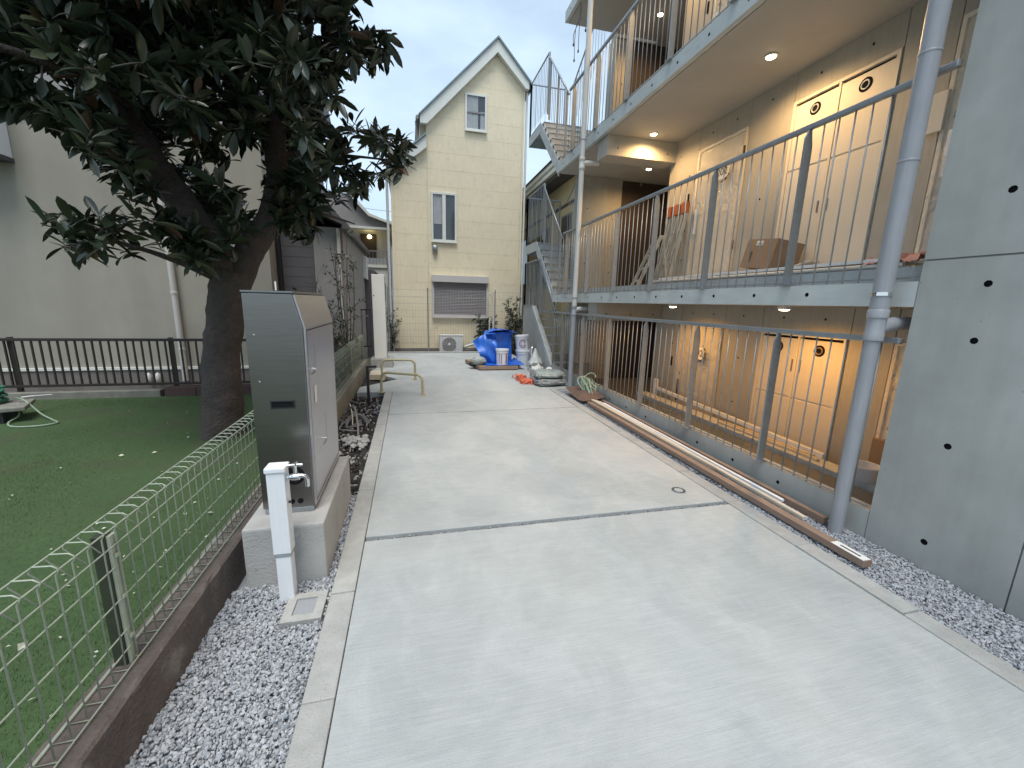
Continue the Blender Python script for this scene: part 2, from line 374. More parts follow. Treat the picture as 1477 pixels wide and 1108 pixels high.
me = bpy.data.meshes.new('turf_blades'); me.vertices.add(nb*3); me.vertices.foreach_set('co', bv.ravel()); me.loops.add(nb*3); me.loops.foreach_set('vertex_index', np.arange(nb*3,dtype=np.int32))
me.polygons.add(nb); me.polygons.foreach_set('loop_start', np.arange(0,nb*3,3,dtype=np.int32)); me.polygons.foreach_set('loop_total', np.full(nb,3,dtype=np.int32)); me.update(calc_edges=True); me.validate()
me.materials.append(mat('turf_fibre', (.082,.150,.047), .8, var=.25, scale=70, var2=.4, scale2=1.1, tint=(.06,.10,.035)))
tbl = bpy.data.objects.new('turf_blades', me); col.objects.link(tbl); tbl['kind'] = 'stuff'; tbl['label'] = 'short green fibres of the artificial turf'
drv = struct_root('driveway')
for poly in ([(-.31,-2.5),(2.387,-2.5),(2.387,2.422),(-.31,2.462)],
             [(-.31,2.51),(2.387,2.47),(2.387,5.434),(-.31,5.434)],
             [(-.31,5.456),(2.387,5.456),(2.387,6.75),(2.93,6.75),(2.93,12.0),(-.75,12.0),(-.75,9.35),(-.86,8.9),(-.26,7.98),(-.87,7.3),(-.87,6.86),(-.31,6.86)]):
    MB().prism(poly, 'z', -.12, 0).build('slab', M['slab'], drv, bevel=.006)
MB().box(-.85,2.93,12.003,12.10,-.12,.035).build('end_kerb', M['kerb'], drv, bevel=.006)
def kerb(name, x0, x1, y0, y1):
    k = struct_root(name); y = y0; i = 0
    while y < y1:
        e = min(y+.597, y1); dz = R.uniform(-.003,.004)
        MB().box(x0, x1, y, e, -.16, .006+dz).build('kerb_stone', M['kerb'], k, bevel=.008); y += .6
kerb('left_kerb', -.432, -.313, -2.2, 6.85)
kerb('right_kerb', 2.39, 2.512, -2.35, 6.74)
# drain cover let into the slab
dc = thing('drain_cover', 'small round perforated drain cover set flush in the pale concrete driveway', 'drain cover', (2.135,2.70,0))
MB().lathe([(.058,0),(.058,.004),(.05,.006)], (2.135,2.70,0), 28).build('cover_disc', M['slab'], dc, smooth='auto')
s = MB()
for rr, n_ in ((.05,22),(.041,18)):
    for k in range(n_):
        a = 2*math.pi*k/n_ + rr*60; x = 2.135+rr*math.cos(a); y = 2.70+rr*math.sin(a)
        s.box(x-.0042, x+.0042, y-.0042, y+.0042, .0062, .0075)
s.build('drain_slots', M['hole'], dc)

# ------------------------------------------------------------------ gravel
ICO = None
def ico():
    bm = bmesh.new(); bmesh.ops.create_icosphere(bm, subdivisions=1, radius=1)
    v = np.array([p.co[:] for p in bm.verts]); f = np.array([[q.index for q in p.verts] for p in bm.faces]); bm.free(); return v, f
def gravel(name, regions, size=(.006,.013), seed=3, parent=None, mats=None, zf=None, ex=()):
    rng = np.random.default_rng(seed); V, F = ico(); pts = []
    for (xa, xb, ya, yb, dens) in regions:
        n = int((xb(0)-xa(0))*(yb-ya)*dens) if callable(xa) else int((xb-xa)*(yb-ya)*dens)
        y = rng.uniform(ya, yb, n); u = rng.uniform(0, 1, n)
        a = np.array([xa(t) for t in y]) if callable(xa) else np.full(n, xa); b = np.array([xb(t) for t in y]) if callable(xb) else np.full(n, xb)
        pts.append(np.stack([a+(b-a)*u, y, rng.uniform(-.018,.002,n)], 1))
    pts = np.concatenate(pts)
    for (ea, eb, ec, ed) in ex: pts = pts[~((pts[:,0] > ea) & (pts[:,0] < eb) & (pts[:,1] > ec) & (pts[:,1] < ed))]
    n = len(pts)
    if zf is not None: pts[:,2] += zf(pts)
    r = rng.uniform(size[0], size[1], n)
    S = r[:,None,None]*rng.uniform(.45,1.4,(n,1,3)); J = 1+rng.uniform(-.34,.34,(n,len(V),1))
    Q = rng.normal(size=(n,4)); Q /= np.linalg.norm(Q,axis=1)[:,None]
    w_,x,y,z = Q.T
    RM = np.stack([1-2*(y*y+z*z),2*(x*y-z*w_),2*(x*z+y*w_),2*(x*y+z*w_),1-2*(x*x+z*z),2*(y*z-x*w_),2*(x*z-y*w_),2*(y*z+x*w_),1-2*(x*x+y*y)],1).reshape(n,3,3)
    P = np.einsum('nij,nkj->nki', RM, V[None]*J*S) + pts[:,None]
    FF = (F[None] + (np.arange(n)*len(V))[:,None,None]).reshape(-1,3)
    me = bpy.data.meshes.new(name); me.from_pydata(P.reshape(-1,3).tolist(), [], FF.tolist())
    ms = mats or M['stone']
    for k in ms: me.materials.append(k)
    mi = np.repeat(rng.choice(len(ms), n, p=[.38,.34,.18,.10][:len(ms)] if len(ms) == 4 else None), len(F)).astype(np.int32)
    me.polygons.foreach_set('material_index', mi); me.update()
    o = bpy.data.objects.new(name, me); col.objects.link(o); o['kind'] = 'stuff'
    if parent: o.parent = parent
    else: o['label'] = 'loose grey crushed stone gravel'
    return o
MB().grid(lambda a,b: (-.94+a*.51, -2.2+b*5.3, -.03+.006*noise.noise(Vector((a*5,b*40,0)))), 10, 60).build('gravel_bed', M['stone'][2], kind='structure')
MB().grid(lambda a,b: (2.512+a*.44, -2.2+b*9.0, -.03+.006*noise.noise(Vector((a*5,b*60,4)))), 10, 60).build('gravel_bed', M['stone'][2], kind='structure')
gl = gravel('gravel', [(-.94,-.434,-.4,2.15,19500),(-.52,-.434,2.15,3.15,13000)], (.0042,.0088), 3, ex=((-.632,-.438,1.822,2.032),(-.67,-.598,1.998,2.067)))
gl['label'] = 'grey crushed stone gravel strip between the left kerb and the low fence wall'
gr_ = gravel('gravel', [(2.513,2.94,-.4,2.6,16500),(2.513,2.94,2.6,6.6,5000)], (.0044,.009), 5)
gr_['label'] = 'grey crushed stone gravel strip along the apartment wall on the right'
gj = gravel('gravel', [(-.31,2.387,2.425,2.505,11000)], (.0035,.0075), 9, zf=lambda p: -.016+0*p[:,0], mats=[M['stone'][1],M['stone'][2],M['stone'][3],M['stone'][3]])
gj['label'] = 'fine gravel filling the joint across the driveway slabs'
MB().quad((-.312,2.43,-.03),(2.388,2.43,-.03),(2.388,2.52,-.03),(-.312,2.52,-.03)).build('joint_bed', M['stone'][3], kind='structure')

# soil bed at the left
def soil_pt(a, b):
    x = -.95 + a*.53; y = 2.9 + b*6.6
    z = -.085 + .035*noise.noise(Vector((x*7, y*5, 1))) + .03*noise.noise(Vector((x*19, y*17, 5))) + .05*max(0, a-.75)*1.5
    return (x, y, z)
MB().grid(soil_pt, 30, 260).build('soil', M['soil'], kind='structure', smooth=True)
gs = gravel('soil_crumbs', [(-.93,-.44,3.1,6.8,900)], (.006,.022), 12, mats=[M['soil'], M['rubble'], M['soil'], M['soil']], zf=lambda p: np.full(len(p), -.07))
gs['label'] = 'loose clods and small stones on the dark soil bed'
rbo = thing('rubble_heap', 'small heap of pale concrete rubble on the dark soil', 'rubble', (-.6,4.5,-.08))
for i in range(60):
    rb = MB()
    x = R.gauss(-.60,.07); y = R.gauss(4.5,.12); r = R.uniform(.012,.034)
    rb.blob((x,y,-.055+R.uniform(0,.03)), r, r*1.2, r*.7, 7, 5, .35, 2.5, i); rb.build('rubble_lump', M['rubble'], rbo)
cp = MB(); 
for rr, cx_, cy_ in ((.17,-.70,5.05),(.14,-.66,5.15),(.12,-.69,5.2)):
    cp.tube([(cx_+rr*math.cos(a)*.9, cy_+rr*1.9*math.sin(a), -.03+.03*math.sin(a*2+rr*30)+.03) for a in [2*math.pi*k/30 for k in range(27)]], .011, 8)
tag(cp.build('conduit_coil', M['cable'], smooth=True), 'loose coil of grey flexible conduit lying on the soil bed', 'conduit')
tag(MB().tube(smooth_path([(-.60,4.62,-.08),(-.605,4.72,.06),(-.65,4.95,.18),(-.70,5.15,.20),(-.78,5.3,.12),(-.85,5.35,0),(-.88,5.3,-.08)]), .013, 8).build('bent_conduit', M['cable'], smooth=True), 'thick grey conduit arching up out of the soil by the rubble', 'conduit')
tag(MB().tube(smooth_path([(-.70,5.0,-.06),(-.72,5.15,.1),(-.76,5.3,.2)]), .006, 6).build('thin_stake', M['woodl'], smooth=True), 'thin pale stake poking out of the soil bed', 'stake')
bp_ = thing('black_post', 'thin square black post with a short top arm standing in the soil bed', 'post', (-.63,6.28,-.1))
MB().box(-.652,-.612,6.26,6.30,-.12,.50).build('post_tube', M['black'], bp_, bevel=.003)
MB().box(-.652,-.50,6.26,6.30,.502,.53).build('top_arm', M['black'], bp_, bevel=.003)
tag(MB().box(-.80,-.50,8.25,8.75,-.06,.05).build('timber_offcut', M['woodl'], bevel=.008), 'short pale timber offcut lying by the white gate pillar', 'timber')

# ------------------------------------------------------------------ left: low wall, wire mesh fence
wl = thing('low_wall', 'low stained brown concrete wall under the green wire fence', 'wall', (-1.0,3.5,-.15))
def wall_sec(y0, y1, z1):
    b = MB(); n = max(4, int((y1-y0)*14))
    prof = [(-1.075,-.2),(-.915,-.2),(-.925,.03),(-.932,z1-.008),(-.945,z1),(-1.075,z1)]
    v = []; f = []
    for i in range(n+1):
        y = y0+(y1-y0)*i/n
        for k, (px, pz) in enumerate(prof):
            q = noise.noise(Vector((y*9, k*1.7, 0)))*.007 + noise.noise(Vector((y*31, k*3.1, 2)))*.004
            v.append((px + (q if k in (1,2,3,4) else 0), y, pz + (q*.8 if k in (3,4) else 0)))
    m_ = len(prof)
    for i in range(n):
        for k in range(m_): f.append((i*m_+k, i*m_+(k+1)%m_, (i+1)*m_+(k+1)%m_, (i+1)*m_+k))
    f += [tuple(range(m_)), tuple(n*m_+k for k in range(m_))]
    return b.add(v, f).build('wall_section', M['dirty'] if y0 < 3 else M['oldconc'], wl, label='greyer wall section beyond the steel cabinet' if y0 > 3 else None)
for a, b in ((-2,.35),(.352,1.95),(1.952,3.6),(3.602,6.5),(6.502,9.4)): wall_sec(a, b, .195)
wf = thing('wire_mesh_fence', 'green grey wire mesh fence on the low stained wall beside the lawn', 'fence', (-1.0,3.5,.2))
ztop, zbot = .735, .215
def wire_path(y): return [(-.995,y,zbot+.0),(-.995,y,ztop-.028),(-.985,y,ztop-.008),(-1.0,y,ztop+.003),(-1.045,y,ztop+.006),(-1.055,y,ztop-.012),(-1.003,y,ztop-.075)]
y = -.5; first = None; k = 0
while y < 9.38 and k < 298:
    if first is None:
        b = MB(); p = [(-.985,y,zbot-.012),(-1.045,y,zbot-.012),(-1.0,y,zbot+.045)]; b.tube(p, .0024, 5); b.tube(wire_path(y), .0024, 5)
        first = b.build('vertical_wire', M['wire'], wf, smooth=True); y0 = y
    else: rep(first, (0, y-y0, 0))
    y += .06 if y < 4.5 else .06; k += 1
for (x, z) in ((-.991,ztop-.012),(-1.05,ztop+.002),(-.9945,ztop-.075),(-.9995,.58),(-.9995,.455),(-.9995,.33),(-.985,zbot-.008),(-1.048,zbot-.008),(-1.0,zbot+.045)):
    MB().tube([(x,-.5+i*.5,z+.002*math.sin(i*1.3+z*9)) for i in range(20)] + [(x,9.38,z)], .0026, 6).build('horizontal_wire', M['wire'], wf, smooth=True)
pw = None
for y in (-.45, 1.53, 3.51, 5.49, 7.47, 9.32):
    if pw is None:
        pw = MB().box(-1.048,-1.010,y-.019,y+.019,.16,.70).build('post', mat('fence_post_green', (.045,.052,.034), .5, .1, var=.2, scale=20), wf, bevel=.004)
    else: rep(pw, (0, y+.45, 0))
    MB().box(-1.0092,-.9985,y-.010,y+.024,.19,.695).build('lit_post_strip', M['wire'], wf)  # added strip, its lighter colour stands in for light on the post's front
    for z in (.30,.46,.62): MB().box(-.998,-.990,y-.006,y+.012,z-.006,z+.006).build('clip', M['wire'], pw if y < 0 else wf)

# ------------------------------------------------------------------ steel cabinet on its plinth, standpipe, grating
pl = MB().prism([(-.86,2.14),(-.47,2.14),(-.475,3.12),(-.86,3.12)], 'z', -.05, .33).build('concrete_plinth', M['plinth'], bevel=.012)
tag(pl, 'pale concrete plinth block under the stainless steel cabinet', 'plinth')
cb = thing('steel_cabinet', 'tall brushed stainless steel cabinet with slanted upper door on concrete plinth', 'cabinet', (-.67,2.65,.33))
prof = [(-.80,.36),(-.545,.36),(-.535,1.345),(-.575,1.515),(-.80,1.515)]
MB().prism(prof, 'y', 2.29, 3.07).build('body', M['stainless'], cb, bevel=.004)
MB().prism([(-.5448,.362),(-.5335,.362),(-.5235,1.345),(-.5645,1.513),(-.5745,1.513),(-.5348,1.345)], 'y', 2.296, 3.066).build('lit_door_side', M['stainl'], cb, bevel=.002)  # added sheet that carries the side's brighter reflections as a lighter colour
MB().prism([(-.803,1.517),(-.568,1.517),(-.568,1.529),(-.803,1.529)], 'y', 2.285, 3.075).build('top_cap', M['stainless'], cb, bevel=.003)
MB().box(-.79,-.545,2.285,3.08,.331,.358).build('base_channel', M['galv'], cb, bevel=.003)
# recessed handle box: frame + dark pocket
h = MB()
for a in ((-.715,-.60,2.283,2.2895,.962,.968),(-.715,-.60,2.283,2.2895,.925,.931),(-.715,-.709,2.283,2.2895,.931,.962),(-.606,-.60,2.283,2.2895,.931,.962)): h.box(*a)
hf = h.build('recessed_handle', M['black'], cb)
MB().box(-.709,-.606,2.2865,2.2898,.931,.962).build('handle_pocket', M['hole'], hf)
for (cx_, cz_, r_) in ((-.632,.545,.052),(-.655,.395,.015),(-.612,.395,.015),(-.70,.46,.03)):
    MB().lathe([(r_,0),(r_,-.003),(r_*.85,-.004)], (cx_,2.2895,cz_), 24, 'y').build('cable_knockout', M['hole'], cb)
# side door panels: thin frames proud of the +X side
def side_x(z): return .0112 -.545+(-.535+.545)*(z-.36)/(1.345-.36) if z <= 1.345 else -.535-(z-1.345)*.04/.17
sdo = MB(); 
for (ya, yb, za, zb) in ((2.31,3.05,.385,1.335),): 
    for (a0,a1,b0,b1) in ((ya,yb,za,za+.005),(ya,yb,zb-.005,zb),(ya,ya+.004,za,zb),(yb-.004,yb,za,zb)):
        sdo.add([(side_x(b0)+.0015,a0,b0),(side_x(b0)+.0015,a1,b0),(side_x(b1)+.0015,a1,b1),(side_x(b1)+.0015,a0,b1)], [(0,1,2,3)])
sdo.build('door_seam', M['hole'], cb)
for (ya, yb, za, zb) in ((2.36,2.46,1.09,1.24),(2.56,2.66,.62,.79)):
    q = MB(); 
    for (a0,a1,b0,b1) in ((ya,yb,za,za+.004),(yb-.004,yb,za,zb)):
        q.add([(side_x(b0)+.0018,a0,b0),(side_x(b0)+.0018,a1,b0),(side_x(b1)+.0018,a1,b1),(side_x(b1)+.0018,a0,b1)], [(0,1,2,3)])
    hd = q.build('flush_handle', M['hole'], cb)
    MB().lathe([(.009,0),(.009,.012),(.006,.014)], (side_x(za),yb-.03,za+.02), 12, 'x').build('lock', M['chrome'], hd, smooth='auto')
def sideq(name, ya, yb, za, zb, m_, e=.0022):
    return MB().add([(side_x(za)+e,ya,za),(side_x(za)+e,yb,za),(side_x(zb)+e,yb,zb),(side_x(zb)+e,ya,zb)], [(0,1,2,3)]).build(name, m_, cb)
sideq('paper_label', 2.40, 2.455, .92, 1.02, M['paper'])
sideq('small_plate', 2.40, 2.46, 1.43, 1.455, M['stainless']); sideq('white_tag', 2.43, 2.455, 1.36, 1.40, M['paper'])
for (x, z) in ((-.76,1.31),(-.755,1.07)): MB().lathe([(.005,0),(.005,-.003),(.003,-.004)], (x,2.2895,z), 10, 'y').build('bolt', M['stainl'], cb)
MB().box(-.735,-.728,2.6,2.607,1.5355,1.585).build('antenna_stub', M['paper'], cb)
st = thing('water_standpipe', 'square white water standpipe with chrome tap before the steel cabinet', 'standpipe', (-.63,2.03,0))
MB().box(-.674,-.595,1.995,2.070,.262,.685).build('upper_casing', M['white'], st, bevel=.004)
MB().box(-.668,-.600,2.000,2.065,-.05,.245).build('lower_casing', M['white'], st, bevel=.004)
MB().box(-.671,-.597,1.997,2.068,.245,.262).build('joint_band', M['pvc'], st, bevel=.002)
MB().box(-.680,-.589,1.989,2.076,.686,.712).build('cap', M['white'], st, bevel=.006)
tp = MB()
tp.tube([(-.594,2.03,.648),(-.552,2.03,.648)], .0125, 12); tp.lathe([(.019,0),(.019,.006)], (-.594,2.03,.648), 16, 'x')
tp.tube(smooth_path([(-.555,2.03,.648),(-.53,2.03,.652),(-.512,2.03,.645),(-.506,2.03,.628),(-.506,2.03,.595)],5), .0105, 12)
tp.lathe([(.016,-.018),(.018,0),(.016,.018)], (-.556,2.03,.648), 14, 'x'); tp.tube([(-.556,2.03,.655),(-.556,2.03,.70)], .0085, 10)
tpo = tp.build('tap', M['chrome'], st, smooth='auto')
hb = MB(); hb.tube([(-.590,2.03,.708),(-.522,2.03,.708)], [.006,.0065], 10); hb.tube([(-.556,1.996,.708),(-.556,2.064,.708)], .006, 10); hb.lathe([(.011,-.008),(.012,0),(.008,.009)], (-.556,2.03,.708), 12)
hb.build('tap_handle', M['chrome'], tpo, smooth='auto')
MB().tube([(-.594,2.03,.52),(-.585,2.03,.52)], .007, 8).build('screw_boss', M['black'], st)
MB().box(-.602,-.578,2.072,2.10,.285,.31).build('wall_bracket', M['galv'], st)
gt = thing('gully_grating', 'square concrete gully frame with grey grating by the white standpipe', 'grating', (-.53,1.93,0))
fr = MB()
for a in ((-.625,-.445,1.83,1.872,-.06,.012),(-.625,-.445,1.985,2.025,-.06,.012),(-.625,-.583,1.8725,1.9845,-.06,.012),(-.487,-.445,1.8725,1.9845,-.06,.012)): fr.box(*a)
fr.build('concrete_frame', M['kerb'], gt)
MB().box(-.582,-.488,1.873,1.984,-.06,.004).build('grate_plate', M['pvc'], gt)
MB().add([],[])
# ------------------------------------------------------------------ apartment building
ab = thing('apartment_building', 'three storey fair faced concrete apartment block with open corridors on the right', 'building', (4.2,5,0))
FX = 2.95
C = M['conc']; CW = M['concw']
yh = [.52+.5*i for i in range(40)]
# front end wall (the big pier in the foreground), upper and lower lifts with a joint between
ZH = [(.16,.76,1.36,1.66),(2.12,2.72,3.32,3.92,4.52,5.12,5.72,6.32)]
hole_l = [(y_, z_) for y_ in (.52,1.525) for z_ in (.16,.76,1.36,1.66)]; hole_u = [(y_, z_) for y_ in (.52,1.62) for z_ in (2.12,2.86,3.5,4.1,4.8,5.4,6.2)]
panelX('wall_panel', C, ab, FX-.002, 1.156, 1.83, -.15, 1.798, [(1.525,.16),(1.525,.76),(1.525,1.36),(1.525,1.66)], .3, .0185)
panelX('wall_panel', C, ab, FX-.002, -4, 1.148, -.15, 1.798, [(.6,.16),(.6,.76),(.6,1.36),(.0,.16),(0,.76),(0,1.36)], .3, .0185)
panelX('wall_panel', C, ab, FX-.002, -4, 1.83, 1.808, 7.2, [(1.52,2.12),(1.52,2.86),(1.52,3.46),(1.52,4.06),(1.0,2.12),(1.0,2.86),(1.0,3.46)], .3, .0185)
MB().box(FX+.012, FX+1.6, -3.9, 1.82, -.15, 7.19).build('end_wall_core', C, ab)
# parapet of the sunken corridor
segs = [(1.835,4.028),(4.034,5.806),(5.812,8.22)]
for a, b in segs:
    panelX('parapet_panel', C, ab, FX, a, b, -.15, .195, [(y_+.005, .085) for y_ in yh if a+.1 < y_ < b-.1], .1, .016)
# floor slabs
for (z0, z1, ya, yb, xi) in ((1.535,1.685,1.835,8.36,.0),(4.08,4.25,1.835,8.38,0),(6.66,6.84,1.835,8.31,0)):
    panelX('slab_edge', M['concl'], ab, FX, ya, yb, z0, z1, [(y_+.02, z0+.08) for y_ in yh if ya+.1 < y_ < yb-.1], .06, .016)
    s = MB(); s.box(FX+.07, 4.9, ya, yb, z0, z1)
    sl_ = s.build('floor_slab', M['soffit'], ab)
    MB().box(FX+.0605,FX+.0695,ya,yb,z0+.012,z1-.02).build('drip_groove', M['hole'], sl_)
for z in (1.686, 4.251):
    MB().box(3.09, 4.24, 1.84, 8.3, z, z+.10).build('corridor_floor', M['galvp'], ab)
MB().box(3.06, 4.9, 1.84, 8.3, -.95, -.80).build('corridor_floor', M['soffit'], ab)
# beam and stair hall
for dz in (0, -2.545):
    panelY('beam_face', CW, ab, 6.32, 3.02, 4.25, 3.79+dz, 4.078+dz, [(x_, 3.90+dz) for x_ in (3.2,3.65,4.08)], .03)
    MB().box(3.02, 4.25, 6.352, 6.66, 3.79+dz, 4.078+dz).build('beam', CW, ab)
for (z0, z1) in ((-.8,1.533),(1.80,4.078),(4.36,6.658)):
    if z0 < 4: panelY('column', C, ab, 8.32, 3.46, 4.05, z0, z1, [(3.62,z0+.55),(3.62,z0+1.1),(3.62,z0+1.65)], .35)
    panelY('hall_wall', CW, ab, 8.40, 4.053, 4.42, z0, z1, [(4.24,z0+.4),(4.24,z0+.95),(4.24,z0+1.5)], .3)
    MB().box(4.42, 7.5, 8.41, 8.6, z0, z1).build('passage_wall', M['dark'], ab)
    MB().box(7.5, 7.6, 6.3, 8.6, z0, z1).build('passage_wall', M['dark'], ab)
    MB().box(4.905, 7.65, 6.3, 8.62, z1+.001, z1+.17).build('passage_soffit', M['soffit'], ab)
    MB().box(4.06, 4.9, 8.385, 8.62, z1+.001, z1+.17).build('passage_soffit', M['soffit'], ab)
    MB().box(4.305, 7.5, 6.35, 6.46, z0, z1-.03).build('passage_wall', CW, ab)
# back wall of each corridor: separate form panels round the doors and meter cupboards
def corridor(z0, zc, dt, ycut=6.46):
    X = 4.25
    def hz(zl, zh, ys): return [(y_, z_) for y_ in ys for z_ in (zl,) if True]
    za = z0 + .45
    for (a, b, c0, c1, hs) in ((5.765,ycut,z0,zc,[(5.93,za),(5.93,za+.45),(5.93,za+1.25),(6.2,za),(6.2,za+.45),(6.2,za+1.6)]),
                               (4.815,5.755,dt+.004,zc,[(5.05,dt+.17),(5.5,dt+.17)]),
                               (4.193,4.808,z0,zc,[(4.5,za),(4.5,za+.6),(4.5,za+1.2),(4.5,dt+.17)]),
                               (3.125,4.185,dt+.004,zc,[(3.4,dt+.17),(3.9,dt+.17)]),
                               (2.733,3.117,z0,zc,[(2.92,za),(2.92,za+.6),(2.92,za+1.2),(2.92,dt+.17)]),
                               (1.84,2.725,dt+.004,zc,[(2.2,dt+.17)])):
        panelX('wall_panel', CW, ab, X, a, b, c0, c1, hs, .05)
    MB().box(X+.055, X+.15, 1.84, ycut, z0, zc).build('backing_wall', M['hole'], ab)
    # meter cupboard
    mp_ = MB(); y0, y1, zt = 3.13, 4.18, dt
    for a in ((X-.012,X+.05,y0,y0+.035,z0,zt),(X-.012,X+.05,y1-.035,y1,z0,zt),(X-.012,X+.05,y0+.0355,y1-.0355,zt-.03,zt),(X-.012,X+.05,3.645,3.668,z0,zt-.0305)): mp_.box(*a)
    cup = mp_.build('meter_cupboard', M['panel'], ab)
    zm = dt-.735
    for (a, b) in ((3.167,3.643),(3.670,4.143)):
        MB().box(X-.004,X+.03,a,b,zm+.012,zt-.058).build('cupboard_leaf', M['panel'], cup, bevel=.002)
        MB().box(X-.004,X+.03,a,b,z0,zm-.012).build('cupboard_leaf', M['panel'], cup, bevel=.002)
        MB().box(X+.02,X+.03,a,b,zt-.057,zt-.032).build('top_slot', M['hole'], cup)
        MB().box(X+.006,X+.012,a,b,zm-.0115,zm+.0115).build('mid_rail', M['panel'], cup)
        yc = (a+b)/2+.0; zc_ = zt-.165
        MB().lathe([(.062,-.0045),(.062,-.007),(.056,-.008)], (X,yc,zc_), 24, 'x').build('vent_hole', M['hole'], cup)
        MB().tube([(X-.011,yc+.036*math.cos(2*math.pi*k/24),zc_+.036*math.sin(2*math.pi*k/24)) for k in range(25)], .0065, 6, False).build('vent_ring', M['pvcl'] if z0 > 0 else M['card'], cup)
    for yy in (3.60,3.70): MB().box(X-.008,X-.0045,yy-.010,yy+.010,zt-.43 if z0 < 1 else zt-1.25,zt-.29 if z0 < 1 else zt-1.13).build('finger_pull', M['shutter'], cup)
    # doors
    for (a, b, num) in ((4.83,5.745,'102' if z0 < 1 else '202'),(1.86,2.715,None)):
        fr_ = MB()
        for q in ((X-.015,X+.05,a,a+.03,z0,dt),(X-.015,X+.05,b-.03,b,z0,dt),(X-.015,X+.05,a+.0305,b-.0305,dt-.03,dt)): fr_.box(*q)
        d = fr_.build('door', M['panel'], ab)
        MB().box(X+.004,X+.04,a+.032,b-.032,z0,dt-.032).build('door_leaf', M['door'], d, bevel=.003)
        yh_ = b-.10
        MB().box(X-.045,X-.005,yh_-.02,yh_+.02,z0+.80,z0+1.15).build('door_handle', M['white'] if z0 > 1 else M['black'], d, bevel=.006)
        MB().lathe([(.02,-.0),(.02,-.012)], (X-.006,yh_,z0+1.25), 12, 'x').build('lock_cylinder', M['black'], d)
        # plastic film taped over the door, creased
        def fpt(u_, v_, a=a, b=b):
            yy = a+.02+(b-a-.04)*u_; zz = z0+.02+(dt-z0-.03)*v_
            e = .018*noise.noise(Vector((yy*5+zz*3, zz*2, z0)))+.012*noise.noise(Vector((yy*14-zz*9, zz*8, 3)))
            return (X-.045+e*1.1*(min(u_,1-u_,v_,1-v_)*6 if min(u_,1-u_,v_,1-v_) < .16 else 1), yy, zz)
        MB().grid(fpt, 26, 46).build('protective_film', M['film'], d, smooth=True)
        if num:
            zn = dt-(.41 if z0 < 1 else .46); yn = 5.17 if z0 < 1 else 5.11
            MB().box(X-.078,X-.074,yn-.10,yn+.14,zn-.09,zn+.09).build('number_plate', M['paper'], d)
            text_obj('number_text', num, .135, M['ink'], d, (X-.0785,yn+.02,zn), (rad(90),0,rad(-90)))
            for (dy_, dz_, an) in ((.10,.085,.8),(-.10,.085,-.8),(.12,-.085,-.8),(-.09,-.085,.8),(-.03,-.11,.5)):
                c_ = Vector((X-.081,yn+dy_,zn+dz_)); e_ = Vector((0,math.cos(an)*.05,-math.sin(an)*.05))
                MB().beam(c_-e_, c_+e_, .004, .016, (1,0,0)).build('tape_strip', M['tape'], d)
            for zz in (dt-.28, z0+.55): MB().box(X-.03,X-.014,a-.004,a+.016,zz-.06,zz+.06).build('hinge', M['black'], d)
    for (y_, w_) in ((5.90,.014),(5.955,.006)):
        MB().box(X-.012,X-.001,y_-w_,y_+w_,dt-.70,dt-.555).build('intercom_slot', M['hole'], ab)
corridor(1.787, 4.078, 3.775)
corridor(-.80, 1.533, 1.238)
corridor(4.352, 6.658, 6.34)
# ceiling lamps, each with its own warm light
def lamp(x, y, zc, power, drop=0.):
    b = MB().lathe([(.06,-.004),(.06,-.012-drop),(.048,-.016-drop)], (x,y,zc), 24).build('ceiling_lamp', M['white'], ab, smooth='auto')
    MB().lathe([(.046,-.0165-drop),(.042,-.022-drop),(.02,-.027-drop)], (x,y,zc), 20).build('lens', M['lens'], b, smooth=True)
    ld = bpy.data.lights.new('lamp_light', 'SPOT'); ld.energy = power; ld.color = (1,.62,.27) if zc > 2 else (1,.46,.07); ld.shadow_soft_size = .05; ld.spot_size = rad(168); ld.spot_blend = .7
    lo = bpy.data.objects.new('lamp_light', ld); col.objects.link(lo); lo.parent = b; lo.location = Vector((x,y,zc-.05-drop)) - ORG[ab.name]
for (x, y, z, p) in ((3.67,6.10,4.08,16),(3.70,4.02,4.08,18),(4.5,7.55,4.08,14),(4.5,7.6,6.66,14),(3.7,4.0,6.66,14),(3.7,6.1,6.66,12)): lamp(x, y, z, p*2.4)
for (x, y, z, p) in ((3.65,5.17,1.535,22),(3.65,3.36,1.535,26),(4.5,7.5,1.51,9)): lamp(x, y, z, p*.95, .02)

